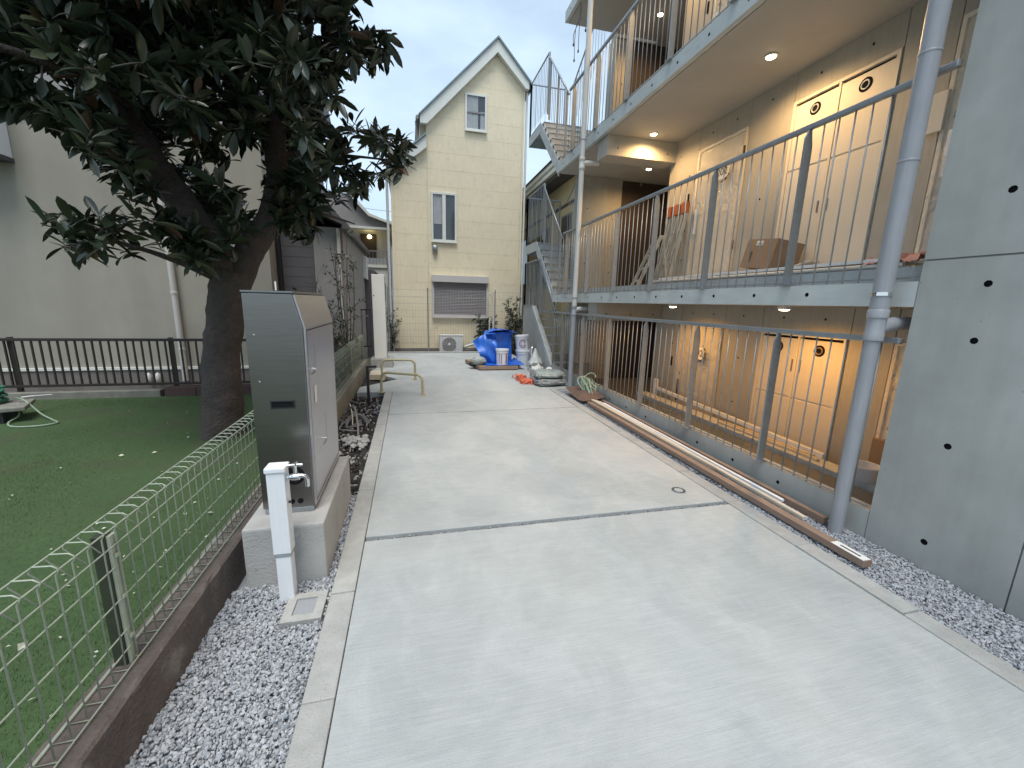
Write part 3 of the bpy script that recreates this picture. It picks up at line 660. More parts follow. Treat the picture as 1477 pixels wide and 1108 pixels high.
# ------------------------------------------------------------------ railings
def railing(name, label, z0, z1, ya, yb, posts, foot=.0):
    r_ = thing(name, label, 'railing', (FX, (ya+yb)/2, z0), 'galvanised corridor railings')
    MB().box(FX-.016, FX+.022, ya, yb, z1-.038, z1).build('top_rail', M['galv'], r_, bevel=.008)
    MB().box(FX+.00, FX+.012, ya, yb, z0+.012, z0+.024).build('bottom_rail', M['galv'], r_)
    p0 = None; b0 = None
    for p in posts:
        if p0 is None:
            m_ = MB().prism([(FX-.035,z0),(FX+.035,z0),(FX+.035,z1-.16),(FX+.012,z1-.039),(FX-.012,z1-.039),(FX-.035,z1-.10)], 'y', p-.008, p+.008)
            p0 = m_.build('post', M['galv'], r_); q0 = p
            bs = MB().box(FX-.04,FX+.055,p-.045,p+.045,z0-.001,z0+.008).build('base_plate', M['galv'], p0)
            bo = MB().lathe([(.009,.008),(.009,.018),(.005,.02)], (FX+.05,p+.03,z0), 8).build('bolt', M['galv'], p0)
        else:
            pp = rep(p0, (0, p-q0, 0))
            for c_ in (bs, bo): rep(c_, (0,0,0), pp)
    y = posts[0] - math.floor((posts[0]-ya)/.1089)*.1089
    while y < yb:
        if min(abs(y-p) for p in posts) > .03:
            if b0 is None: b0 = MB().tube([(FX+.006,y,z0+foot),(FX+.006,y,z1-.037)], .0055, 6).build('baluster', M['galv'], r_, smooth=True); qb = y
            else: rep(b0, (0, y-qb, 0))
        y += .1089
    return r_
PST = [2.73,3.71,4.69,5.67,6.65,7.63]
railing('corridor_railing', 'lowest galvanised railing standing on the low concrete parapet beside the driveway', .197, 1.345, 1.86, 8.2, PST)
railing('corridor_railing', 'middle galvanised railing before the cardboard box and ladders', 1.688, 2.865, 1.86, 7.86, PST)
railing('corridor_railing', 'topmost galvanised railing running up out of the picture against the sky', 4.252, 5.37, 1.86, 7.88, PST)

# ------------------------------------------------------------------ steel stair
ss = thing('steel_staircase', 'galvanised open steel staircase at the far end of the apartment block', 'staircase', (3.9,9.5,0))
def flight(x0, x1, ya, za, yb, zb, n=7, rail=True, up=1):
    for x in (x0, x1):
        MB().prism([(ya,za-.24),(yb,zb-.24),(yb,zb+.02),(ya,za+.02)], 'x', x-.006, x+.006).build('stringer', M['galvp'], ss)
    for i in range(n):
        f = (i+.5)/n; y_ = ya+(yb-ya)*f; z_ = za+(zb-za)*(i+1)/n - .04; dy = abs(yb-ya)/n/2
        t = MB(); t.box(x0+.008, x1-.008, y_-dy-.02, y_+dy+.02, z_-.006, z_); e = y_-dy*(1 if yb > ya else -1)
        t.box(x0+.008, x1-.008, e-.004, e+.004, z_-abs(zb-za)/n+.035, z_-.012)
        t.build('tread', M['galvp'], ss)
    for k in range(5):
        f = (k+.5)/5; y_ = ya+(yb-ya)*f; z_ = za+(zb-za)*f-.1
        MB().lathe([(.014,-.007),(.014,-.013),(.009,-.016)], (x0,y_,z_), 8, 'x').build('bolt', M['galv'], ss)
def stair_rail(x, ya, za, yb, zb, h=1.08, n=12, posts=(.08,.5,.92)):
    MB().tube([(x,ya,za+h),(x,yb,zb+h)], .017, 8).build('handrail', M['galv'], ss, smooth=True)
    for k in range(n):
        f = (k+.5)/n; y_ = ya+(yb-ya)*f; z_ = za+(zb-za)*f
        MB().tube([(x,y_,z_+.02),(x,y_,z_+h-.01)], .0055, 6).build('baluster', M['galv'], ss)
    for f in posts:
        y_ = ya+(yb-ya)*f; z_ = za+(zb-za)*f
        MB().box(x-.022,x+.022,y_-.007,y_+.007,z_-.05,z_+h-.01).build('post', M['galv'], ss)
def landing_rail(pts, z, h=1.08, gap=.11):
    MB().tube([(p[0],p[1],z+h) for p in pts], .017, 8).build('handrail', M['galv'], ss, smooth=True)
    for (a, b) in zip(pts, pts[1:]):
        d = math.dist(a, b); n = max(1, int(d/gap))
        for k in range(n+1):
            f = k/n; x = a[0]+(b[0]-a[0])*f; y_ = a[1]+(b[1]-a[1])*f
            if k in (0, n): MB().box(x-.02,x+.02,y_-.008,y_+.008,z-.1,z+h-.01).build('post', M['galv'], ss)
            else: MB().tube([(x,y_,z),(x,y_,z+h-.01)], .0055, 6).build('baluster', M['galv'], ss)
for (zf, zl, zn) in ((1.70,2.93,4.26),(4.26,5.50,6.84)):
    flight(2.985, 3.92, 8.38, zf, 9.74, zl)
    if zn < 6: flight(3.99, 4.86, 9.74, zl, 8.40, zn)
    MB().box(2.98, 4.86, 9.75, 10.66, zl-.012, zl).build('landing', M['galvp'], ss)
    for b in ((2.972,2.98,9.745,10.66,zl-.2,zl+.02),(2.98,4.86,10.66,10.668,zl-.2,zl+.02),(2.98,4.86,9.742,9.75,zl-.2,zl-.0125)): MB().box(*b).build('edge_plate', M['galvp'], ss)
    stair_rail(2.985, 8.0, zf-.0, 9.25, zl-.0, 1.08 if zf > 3 else 1.08)
    landing_rail([(2.985,9.27),(2.985,10.62),(3.85,10.62)], zl+.10)
    stair_rail(3.93, 10.3, zl+.1, 8.6, zn-.15, 1.02, 12, (.5,))
MB().tube([(2.985,9.25,2.93+1.08),(2.985,9.27,3.03+1.08)], .016, 8).build('handrail', M['galv'], ss)
# guard wall with a stepped cap beside the lowest flight
sw = MB().prism([(8.225,-.15),(10.64,-.15),(10.64,1.44),(9.8,1.44),(8.24,.195)], 'x', FX, FX+.10).build('stair_guard_wall', C, ab)
cpw = MB(); cpw.prism([(8.24,.197),(9.8,1.442),(9.8,1.30),(8.24,.055)], 'x', FX-.012, FX-.002); cpw.box(FX-.012,FX+.11,9.8,10.65,1.442,1.45)
cpw.build('sloping_plate', M['galvp'], ss)
for k in range(5):
    f = (k+.5)/5; MB().lathe([(.014,-.013),(.014,-.019),(.008,-.022)], (FX,8.24+1.56*f,.13+1.245*f), 8, 'x').build('bolt', M['galv'], ss)
MB().prism([(8.24,-.02),(9.8,1.225),(9.8,1.46),(8.24,.215)], 'x', 3.86, 3.875).build('stringer', M['galvp'], ss)
for i in range(7):
    f = (i+.5)/7; MB().box(3.06,3.855,8.24+1.56*f-.11,8.24+1.56*f+.11,.06+1.245*(i+1)/7-.006,.06+1.245*(i+1)/7).build('tread', M['galvp'], ss)
MB().box(3.06,3.86,9.81,10.62,1.30,1.312).build('landing', M['galvp'], ss)
stair_rail(FX+.02, 8.2, .28, 9.25, 1.36, 1.08, 10, (.02,.95))
landing_rail([(FX+.02,9.3),(FX+.02,10.6),(3.8,10.6)], 1.45, 1.06)
for z in (.2,): 
    for i in range(6):
        MB().box(3.98,4.8,8.5+.23*i,8.5+.23*(i+1),-.8+.18*i,-.8+.18*(i+1)).build('tread', M['soffit'], ss)

# ------------------------------------------------------------------ downpipes
dp = thing('grey_downpipe', 'thick grey drainpipe with couplings in front of the concrete pier', 'drainpipe', (2.82,1.93,0), 'downpipes on the apartment front')
xp, yp = 2.825, 1.935
MB().tube([(xp,yp,-.05),(xp,yp,1.335)], .041, 24).build('pipe', M['pvc'], dp, smooth='auto')
MB().tube([(xp,yp,1.50),(xp,yp,7.5)], .050, 24).build('pipe', M['pvc'], dp, smooth='auto')
MB().lathe([(.044,1.32),(.052,1.325),(.052,1.37),(.049,1.375),(.049,1.46),(.055,1.465),(.055,1.51),(.051,1.515)], (xp,yp,0), 24).build('coupling', M['pvc'], dp, smooth='auto')
MB().tube(smooth_path([(xp+.02,yp,1.40),(xp+.10,yp,1.42),(xp+.17,yp,1.43)],4), .045, 18).build('branch_elbow', M['pvc'], dp, smooth='auto')
MB().tube([(xp+.17,yp,1.43),(3.5,yp+.02,1.44)], .040, 16).build('branch_pipe', M['pvc'], dp, smooth='auto')
bk = MB(); bk.lathe([(.053,1.595),(.056,1.597),(.056,1.618),(.053,1.62)], (xp,yp,0), 24); bk.beam((xp+.05,yp+.05,1.608),(FX,yp+.06,1.608), .022, .018); bk.lathe([(.016,-.02),(.016,-.006)], (FX-.03,yp+.065,1.608), 10, 'x')
bk.build('bracket', M['chrome'], dp, smooth='auto')
for z in (2.35,2.9): MB().lathe([(.0510,z),(.0522,z+.002),(.0522,z+.012),(.0510,z+.014)], (xp,yp,0), 20).build('seam_ring', M['pvc'], dp, smooth='auto')
dq = thing('grey_downpipe', 'slim pale drainpipe standing beside the sandbags in front of the stair', 'drainpipe', (2.845,6.87,0), 'downpipes on the apartment front')
xp, yp = 2.845, 6.87
MB().tube([(xp,yp,-.05),(xp,yp,1.30)], .046, 18).build('pipe', M['pvc'], dq, smooth='auto')
MB().tube([(xp,yp,1.30),(xp,yp,3.72)], .043, 18).build('pipe', M['pvcl'], dq, smooth='auto')
MB().tube([(xp,yp,3.88),(xp,yp,7.8)], .043, 18).build('pipe', M['pvcl'], dq, smooth='auto')
for z in (1.29,3.70): MB().lathe([(.045,z),(.05,z+.006),(.05,z+.05),(.046,z+.056),(.045,z+.14),(.05,z+.146),(.05,z+.19),(.046,z+.196)], (xp,yp,0), 18).build('coupling', M['pvc'] if z < 2 else M['pvcl'], dq, smooth='auto')
for z in (1.40,3.80): MB().tube(smooth_path([(xp+.02,yp,z),(xp+.10,yp,z+.02),(xp+.3,yp,z+.03)],4), .04, 14).build('branch_elbow', M['pvcl'], dq, smooth='auto')
for z in (1.6,4.15): MB().lathe([(.045,z),(.049,z+.002),(.049,z+.02),(.045,z+.022)], (xp,yp,0), 16).build('bracket', M['galv'], dq)
# hanging cables from the roof slab
for (x, y, z, lb) in ((3.02,7.75,5.95,'longest thin grey cable hanging beside the upper drainpipe'),(3.0,7.95,6.15,'short thin cable hanging from roof slab, leftmost of the bunch'),(3.08,7.6,6.2,'short thin cable hanging from roof slab right beside the pipe'),(2.99,7.85,5.85,'thin cable with a dark plug end hanging below the roof slab')):
    hc = thing('hanging_cable', lb, 'cable', (x,y,6.66), 'cables hanging under the roof slab')
    MB().tube(smooth_path([(3.03,7.75,6.66),(3.03,7.75,6.45),(x,y,6.3),(x,y,z)],5), .006, 6).build('cord', M['cable'], hc, smooth=True)
    MB().lathe([(.012,z-.05),(.016,z-.03),(.008,z)], (x,y,0), 10).build('plug', M['black'], hc)
tag(MB().tube(smooth_path([(2.93,7.1,7.0),(2.92,7.12,4.0),(2.92,7.15,1.9),(2.93,7.2,.6)],10), .006, 6).build('hanging_rope', M['cable'], smooth=True), 'thin dark cord running down beside the slim pale drainpipe', 'cord')

# ------------------------------------------------------------------ things left on the corridors
def carton():
    c_ = thing('cardboard_box', 'open brown cardboard box with paper label on the middle corridor', 'box', (3.95,3.95,1.79))
    a = [(4.02,4.24),(4.12,3.75)]
    ang = math.atan2(-.1, .49)
    m_ = Matrix.Translation((3.99,4.0,1.935)) @ Matrix.Rotation(rad(8),4,'X') @ Matrix.Rotation(rad(8),4,'Y') @ Matrix.Rotation(rad(-9),4,'Z')
    def T(mb): mb.v = [tuple(m_ @ Vector(p)) for p in mb.v]; return mb
    b = MB(); t=.004
    for q in ((-.16,-.156,-.25,.25,0,.32),(.156,.16,-.25,.25,0,.32),(-.1555,.1555,-.25,-.246,0,.32),(-.1555,.1555,.246,.25,0,.32),(-.1555,.1555,-.2455,.2455,0,.004)): b.box(*q)
    T(b).build('carton_body', M['card'], c_)
    f = MB(); f.add([(-.16,-.24,.321),(-.16,.24,.321),(-.19,.24,.36),(-.19,-.24,.36)], [(0,1,2,3)]); f.add([(.16,-.24,.321),(.16,.24,.321),(.17,.24,.40),(.17,-.24,.40)], [(0,1,2,3)])
    f2 = MB().box(-.02,-.016,-.03,.20,0,.001)
    T(MB().box(-.163,-.1605,-.03,.08,.25,.30)).build('paper_label', M['paper'], c_); T(MB().box(-.1645,-.1632,-.02,.06,.262,.27)).build('label_print', M['ink'], c_)
    T(MB().box(-.163,-.1605,.10,.14,.06,.18)).build('printed_mark', M['tape'], c_)
carton()
tag(MB().beam((4.0,3.86,1.90),(4.1,3.5,2.0), .2, .012).build('loose_board', M['panel'], bevel=.002), 'thin cream board leaning beside the cardboard box', 'board')
tag(MB().box(3.75,4.18,2.55,5.75,1.90,1.93).build('white_board', M['white'], bevel=.003), 'long white board lying on the middle corridor under the box', 'board')
for (x, z, m_, lb) in ((3.74,1.865,'pvcl','long pale pipe lying in front under the white board'),(3.84,1.825,'card','long tan tube lying on the middle corridor floor'),(3.70,1.812,'black','long dark strip lying on the middle corridor floor')):
    tag(MB().tube([(x,2.45,z),(x,5.9,z+.01)], .022, 10).build('long_tube', M[m_], smooth='auto'), lb, 'tube')
def fold(u_, v_):
    y_ = 2.35+.4*u_; x = 3.72+.3*v_
    return (x, y_, 1.94 + .06*noise.noise(Vector((x*14,y_*14,0))) + .03*noise.noise(Vector((x*40,y_*40,5))) - .1*max(0,.25-v_)*2)
tag(MB().grid(fold, 22, 18).build('pink_sheet', M['pink'], smooth=True), 'crumpled pink protective sheet at the near end of the middle corridor', 'sheet')
tag(MB().box(4.19,4.225,2.68,2.80,2.95,3.25).build('meter_box', M['panel'], bevel=.006), 'small white wall box between thick drainpipe and concrete pier', 'box')
def ladder(name, label, foot, top, wd, n, m_, side):
    l_ = thing(name, label, 'ladder', foot)
    f = Vector(foot); t = Vector(top); s_ = Vector(side).normalized()*wd/2
    for k in (-1,1): MB().beam(f+s_*k, t+s_*k*.75, .022, .05, (1,0,0)).build('rail', m_, l_)
    for i in range(n):
        q = (i+.6)/n; p = f.lerp(t, q); e = s_*(1-.25*q); MB().beam(p-e, p+e, .04, .02).build('rung', m_, l_)
    return l_
l1 = ladder('stepladder', 'grey aluminium stepladder leaning open behind the middle railing', (3.60,6.2,1.79), (3.75,5.85,2.55), .42, 4, M['ladder'], (.3,1,0))
for k in (-1,1): MB().beam((3.95,6.0+.2*k,1.79),(3.77,5.87+.12*k,2.56), .02,.03,(1,0,0)).build('rear_leg', M['ladder'], l1)
for i in range(3):
    l2 = ladder('long_ladder', ('tall pale folded ladder with orange caps leaning on the wall, left of three','tall pale folded ladder in the middle of the three orange capped ladders','rightmost of the tall folded ladders beside the numbered door')[i], (3.98,6.22-.16*i,1.79), (4.16,6.16-.19*i,3.0), .10, 5, M['ladder'], (.2,1,0))
    l2['group'] = 'folded ladders leaning by the door'
    MB().beam((4.13,6.11-.19*i,2.99),(4.13,6.23-.19*i,2.99), .07,.16,(0,0,1)).build('end_cap', M['orangecap'], l2, bevel=.01)
# stored material in the sunken corridor
tag(MB().box(3.10,3.70,2.0,6.1,-.80,.02).build('covered_stack', mat('grey_sheeting', (.11,.12,.125), .25, var=.2, scale=6, bump=.2, bscale=8)), 'long stack under grey sheeting behind the low parapet', 'stack')
tag(MB().box(3.75,3.95,2.0,6.1,-.80,.05).build('covered_stack', M['poly']), 'long stack under white sheeting behind the lowest railing', 'stack')
tag(MB().beam((3.97,2.95,.075),(4.02,5.9,.15), .045,.05).build('white_batten', M['white'], bevel=.004), 'long white painted batten lying before the lower numbered door', 'batten')
tag(MB().box(3.99,4.05,5.92,5.98,-.8,.30).build('white_stake', M['white'], bevel=.004), 'short white upright stake at the end of the white batten', 'stake')
for k, (x, z, lb) in enumerate(((3.90,.065,'pale timber batten on the white stack, nearest the lower railing'),(3.84,.065,'pale timber batten on the white stack, beside the white batten'))):
    tag(MB().beam((x,3.0-.1*k,z),(x-.02,4.2,z), .04,.025).build('timber_batten', M['woodl']), lb, 'batten')
bk_ = thing('white_bucket', 'white plastic bucket with rim in the lower corridor behind thick drainpipe', 'bucket', (3.85,2.5,.05))
MB().lathe([(.10,.0),(.12,.11),(.125,.112),(.125,.13),(.115,.13),(.10,.02)], (3.85,2.5,.052), 24).build('pail', M['pail'], bk_, smooth='auto')
tag(MB().box(4.15,4.20,2.55,2.68,.1,.35).build('wall_plate', M['card']), 'small tan plate on the wall behind the thick drainpipe', 'plate')
# ------------------------------------------------------------------ things on the driveway's far end
hp = None
for i, (a, b, h, lb) in enumerate((((-.48,6.83),(.17,6.50),.335,'nearer of two low beige steel hoop barriers on the driveway'),((-.54,7.93),(.07,7.86),.385,'farther of two low beige steel hoop barriers by the white pillar'))):
    t = thing('hoop_barrier', lb, 'barrier', (a[0],a[1],0), 'low beige hoop barriers')
    a3 = Vector((*a,0)); b3 = Vector((*b,0)); d = (b3-a3).normalized(); r_ = .10; pts = [a3, a3+Vector((0,0,h-r_))]
    for k in range(1,6):
        q = math.pi/2*k/5; pts.append(a3+Vector((0,0,h-r_)) + d*r_*(1-math.cos(q)) + Vector((0,0,r_*math.sin(q))))
    for k in range(5,-1,-1):
        q = math.pi/2*k/5; pts.append(b3+Vector((0,0,h-r_)) - d*r_*(1-math.cos(q)) + Vector((0,0,r_*math.sin(q))))
    pts.append(b3)
    MB().tube(pts, .021, 14).build('hoop_tube', M['hoop'], t, smooth='auto')
    for p in (a, b): MB().lathe([(.048,0),(.048,.008),(.03,.012),(.026,.03)], (p[0],p[1],0), 20).build('flange', M['hoop'], t, smooth='auto')
gp = thing('gate_pillar', 'tall narrow white gate pillar with slot at the far left end', 'pillar', (-.65,9.6,0))
MB().box(-.79,-.525,9.5,9.78,.20,2.03).build('pillar_body', M['paper'], gp, bevel=.01)
MB().box(-.87,-.40,9.40,9.92,-.1,.198).build('base_block', M['kerb'], gp, bevel=.012)
MB().box(-.5245,-.515,9.53,9.75,.22,1.98).build('side_channel', M['pvc'], gp)
MB().box(-.5145,-.510,9.58,9.68,1.45,1.85).build('slot', M['hole'], gp)
MB().lathe([(.012,0),(.012,-.006)], (-.755,9.498,1.58), 10, 'y').build('keyhole', M['hole'], gp)
pa = thing('pallet_board', 'brown edged board laid flat under the blue tarpaulin', 'board', (1.95,9.4,0))
MB().prism([(1.47,8.80),(2.36,8.80),(2.46,9.95),(1.30,9.95)], 'z', .02, .095).build('board', M['wood'], pa, bevel=.004)
for y in (8.95,9.6): MB().box(1.5,2.3,y,y+.08,0,.0195).build('bearer', M['ply'], pa)
tb = thing('blue_tarpaulin', 'crumpled bright blue tarpaulin wrapped over a pile at the far end', 'tarpaulin', (1.95,9.4,.1))
# draped block, leaning wing, floor spread
def drape(u_, v_):
    a = u_*2*math.pi; z = .11+.70*v_
    sx, sy = .255*(1+.10*(1-v_)), .30
    e = lambda t: math.copysign(abs(t)**.42, t)
    q = 1 + .10*noise.noise(Vector((math.cos(a)*2.2, math.sin(a)*2.2, v_*2.6))) + .05*noise.noise(Vector((math.cos(a)*6, math.sin(a)*6, v_*9)))
    return (2.08+e(math.cos(a))*sx*q, 9.58+e(math.sin(a))*sy*q, z)
b = MB(); b.grid(drape, 60, 24); b.build('draped_side', M['tarp'], tb, smooth=True)
def top(u_, v_):
    x = 1.76+.66*u_; y = 9.22+.72*v_
    return (x, y, .81+.05*math.sin(u_*3.1)+.035*noise.noise(Vector((x*7,y*7,2)))-.05*abs(u_-.45)+ (.03 if v_<.1 else 0))
b = MB(); b.grid(top, 26, 22); to_ = b.build('folded_top', M['tarp'], tb, smooth=True)
def top2(u_, v_):
    x = 1.70+.55*u_; y = 9.16+.5*v_
    return (x, y, .775+.06*u_+.03*noise.noise(Vector((x*9,y*7,8))))
MB().grid(top2, 20, 16).build('folded_flap', M['tarp'], tb, smooth=True)
def wing(u_, v_):
    p0 = Vector((1.40,9.38,.60)); p1 = Vector((1.92,9.30,.80)); p2 = Vector((1.98,9.16,.12)); p3 = Vector((1.62,9.20,.12))
    q = (p0*(1-u_)+p1*u_)*(1-v_) + (p3*(1-u_)+p2*u_)*v_
    q.y -= .10*math.sin(math.pi*v_)*(1-.3*u_) ; q.z += .06*math.sin(math.pi*u_)*(1-v_)
    k = .045*noise.noise(Vector((u_*4, v_*2.4+u_*2, 3))) + .03*math.sin(v_*9-u_*6)
    return (q.x, q.y+k, max(q.z,.11))
b = MB(); b.grid(wing, 30, 24); b.build('hanging_wing', M['tarp'], tb, smooth=True)
def spread(u_, v_):
    x = 1.62+.82*u_+.1*u_*(1-v_); y = 8.84+.65*v_
    return (x, y, .104+.015*abs(noise.noise(Vector((x*9,y*9,1))))+.16*max(0,u_-.86)*v_*4)
b = MB(); b.grid(spread, 26, 16); b.build('floor_spread', M['tarp'], tb, smooth=True)
def pail(name, label, x, y, z, r, h, tilt=0, group=None, deco=None, m_='pail'):
    t = thing(name, label, 'pail', (x,y,z), group)
    b = MB().lathe([(r*.86,0),(r*.95,h*.78),(r*1.03,h*.785),(r*1.03,h*.81),(r*.97,h*.815),(r*.98,h*.9),(r*1.06,h*.905),(r*1.06,h*.995),(r*1.0,h),(0.001,h)], (x,y,z), 28)
    o = b.build('pail_body', M[m_], t, smooth='auto')
    if deco == 'bars':
        for (a0, w_, zl, zh) in ((-1.15,.16,.12,.72),(-.95,.12,.1,.74),(-1.95,.14,.1,.7),(-2.3,.12,.12,.7)):
            q = MB()
            q.grid(lambda u_,v_: (x+(r*.90+r*.07*(zl+(zh-zl)*v_)+.003)*math.cos(a0+w_*u_), y+(r*.90+r*.07*(zl+(zh-zl)*v_)+.003)*math.sin(a0+w_*u_), z+h*(zl+(zh-zl)*v_)), 5, 2)
            q.build('printed_bar', M['red'], t)
    if deco == 'ring':
        q = MB(); 
        def ringpt(th, rr): 
            a = -math.pi/2-.1+rr*math.cos(th)/r; return (x+(r*.955+.003)*math.cos(a), y+(r*.955+.003)*math.sin(a), z+h*.45+rr*math.sin(th))
        q.grid(lambda u_,v_: ringpt(u_*5.2+.6, .075+.02*v_), 24, 1); q.grid(lambda u_,v_: ringpt(u_*5.6+2., .04+.014*v_), 20, 1)
        q.build('printed_mark', M['red'], t)
    if tilt: t.rotation_euler = (rad(tilt*.4), rad(tilt), 0)
    return t
pail('white_pail', 'white pail with violet printed bars standing before the blue tarpaulin', 2.02, 8.98, .105, .145, .36, 0, 'white pails', 'bars')
pail('white_pail', 'lower white pail of the stack right of the blue tarpaulin', 2.60, 9.32, 0, .165, .40, 0, 'white pails')
pail('white_pail', 'upper tilted white pail with printed ring mark, stacked right of the tarpaulin', 2.585, 9.32, .395, .165, .36, -4, 'white pails', 'ring')
br = thing('broom_handles', 'pale wooden pole standing upright behind the blue tarpaulin', 'pole', (2.03,10.1,.1))
MB().tube([(2.03,10.1,.1),(2.03,10.1,1.74)], .026, 10).build('pole', M['woodl'], br, smooth='auto')
tag(MB().tube(smooth_path([(1.93,10.1,.75),(1.93,10.1,1.35),(1.88,10.1,1.6),(1.93,10.1,1.72),(1.98,10.1,1.6),(1.94,10.1,1.4)],6), .017, 8).build('rope_loop', M['woodl'], smooth=True), 'pale loop of rope hanging beside the upright wooden pole', 'rope')
tag(MB().blob((1.50,9.05,.18),.17,.13,.10,18,10,.3,2.4,4).build('white_bag', M['bagc'], smooth=True), 'lumpy pale bag on the board left of the tarpaulin', 'bag')
tag(MB().blob((1.36,9.12,.10),.09,.10,.05,14,8,.4,3,9).build('black_bag', M['black'], smooth=True), 'small dark bag at the left corner of the brown board', 'bag')
cbg = thing('clear_plastic_bag', 'clear tied plastic bag with grey contents before the stair wall', 'bag', (2.74,8.75,0))
def bagpt(u_, v_):
    a = u_*2*math.pi; h = v_
    r_ = .165*(1-max(0,(h-.35)/.65)**.8*.93) * (1+.12*noise.noise(Vector((math.cos(a)*2.5,math.sin(a)*2.5,h*4)))) * (.85 if h < .05 else 1)
    return (2.74+r_*math.cos(a), 8.75+r_*.9*math.sin(a), .005+.50*h)
MB().grid(bagpt, 30, 20).build('bag_skin', M['poly'], cbg, smooth=True)
MB().blob((2.74,8.70,.11),.155,.145,.11,16,9,.15,3,2).build('contents', M['oldconc'], cbg, smooth=True)
tag(MB().blob((2.85,9.05,.13),.13,.2,.14,18,10,.3,2.6,14).build('dark_bag', M['poly'], smooth=True), 'grey crumpled bag against the stair wall behind the clear bag', 'bag')
tag(MB().lathe([(.07,0),(.08,.16),(.02,.2),(.02,.26)], (2.8,9.2,.28), 14).build('steel_flask', M['chrome'], smooth='auto'), 'shiny metal can on the grey bag by the stair wall', 'can')
def sack(name, label, x0, x1, y0, y1, z, h, m_, rz, seed, group=None, ties=True):
    t = thing(name, label, 'sack', ((x0+x1)/2,(y0+y1)/2,z), group)
    c_ = ((x0+x1)/2,(y0+y1)/2,z+h/2)
    MB().blob(c_, (x1-x0)/2, (y1-y0)/2, h/2, 34, 18, .16, 2.3, seed, True).build('sack_body', M[m_], t, smooth=True)
    if ties:
        MB().blob((x0+.06,y0+.03,z+h*.45), .035,.03,.05,10,7,.4,3,seed).build('tied_neck', M[m_], t, smooth=True)
        MB().tube(smooth_path([(x0-.01,y0+.04,z+h*.5),((x0+x1)/2,y0-.012,z+h*.52),(x1+.0,y0+.05,z+h*.5)],6), .006, 6).build('seam_cord', M['poly'], t, smooth=True)
    t.rotation_euler = (0,0,rad(rz)); return t
sack('sandbag', 'lower grey plastic sandbag of the pile beside the slim drainpipe', 2.22,2.82,6.88,7.42,.0,.15,'bag',3,1,'sandbags')
sack('sandbag', 'upper pale green grey sandbag lying on top of the pile', 2.24,2.80,6.92,7.44,.135,.13,'bagc',-4,6,'sandbags')
def netpt(seed, c_, s_):
    b = MB()
    for k in range(26):
        rr = random.Random(seed*100+k); p = Vector(c_) + Vector((rr.uniform(-1,1)*s_[0], rr.uniform(-1,1)*s_[1], rr.uniform(0,1)*s_[2]))
        pts = [p]; 
        for j in range(4): pts.append(Vector((min(max(pts[-1].x+rr.uniform(-.08,.08),c_[0]-s_[0]*1.4),c_[0]+s_[0]*1.4), pts[-1].y+rr.uniform(-.06,.06), min(max(pts[-1].z+rr.uniform(-.05,.05),.008),s_[2]*1.3))))
        b.tube(smooth_path(pts,4), rr.uniform(.006,.014), 5)
    return b
tag(netpt(3,(2.14,7.72,0),(.11,.10,.06)).build('orange_net', M['orange'], smooth=True), 'tangled orange netting on the slab left of the sandbags', 'netting')
tag(netpt(8,(2.14,7.30,0),(.10,.12,.06)).build('orange_net', M['orange'], smooth=True), 'smaller orange net bundle touching the sandbag corner', 'netting')
tag(MB().blob((2.15,7.28,.05),.085,.09,.05,16,9,.4,3,3).build('orange_bag', M['orange'], smooth=True), 'crumpled orange bag in front of the orange netting', 'bag')
tag(MB().blob((2.14,7.76,.045),.11,.09,.045,16,9,.4,3,8).build('orange_bag', M['orange'], smooth=True), 'flattened orange bag under the tangled netting', 'bag')
def crump(c_, s_, seed):
    return MB().blob(c_, s_[0], s_[1], s_[2], 20, 12, .55, 2.2, seed)
tag(crump((2.48,7.75,.13),(.14,.13,.14),21).build('crumpled_film', M['poly'], smooth=True), 'crumpled white plastic film between sandbags and clear bag', 'film')
tag(crump((2.72,7.75,.12),(.12,.06,.09),27).build('crumpled_film', M['paper'], smooth=True), 'scrap of white paper wedged against the concrete wall', 'paper')
hs = MB(); hr = random.Random(5)
for k in range(9):
    cx_, cy_, cz_ = 2.84+hr.uniform(-.05,.05), 5.98+hr.uniform(-.12,.12), .14+hr.uniform(-.05,.08); rr = hr.uniform(.10,.20); ax = hr.uniform(-.5,.5); ay = hr.uniform(-.6,.6)
    hs.tube([(cx_+rr*.5*math.cos(a)+.03*math.sin(a*2+k), cy_+rr*math.sin(a), max(.02, cz_+rr*.75*math.sin(a+ax)*.9+rr*ay*math.cos(a))) for a in [2*math.pi*j/26 for j in range(25)]], .011, 7)
tag(hs.build('garden_hose', M['hose'], smooth=True), 'heap of coiled pale green hose against the low parapet', 'hose')
def shpt(u_, v_):
    x = 2.52+.40*u_; y = 5.55+.75*v_
    return (x, y, .06+.05*u_+.05*noise.noise(Vector((x*5,y*4,0)))+.05*v_)
tag(MB().grid(shpt, 14, 18).build('rusty_sheet', M['rust'], smooth=True), 'curled rust brown sheet lying below the coiled hose', 'sheet')
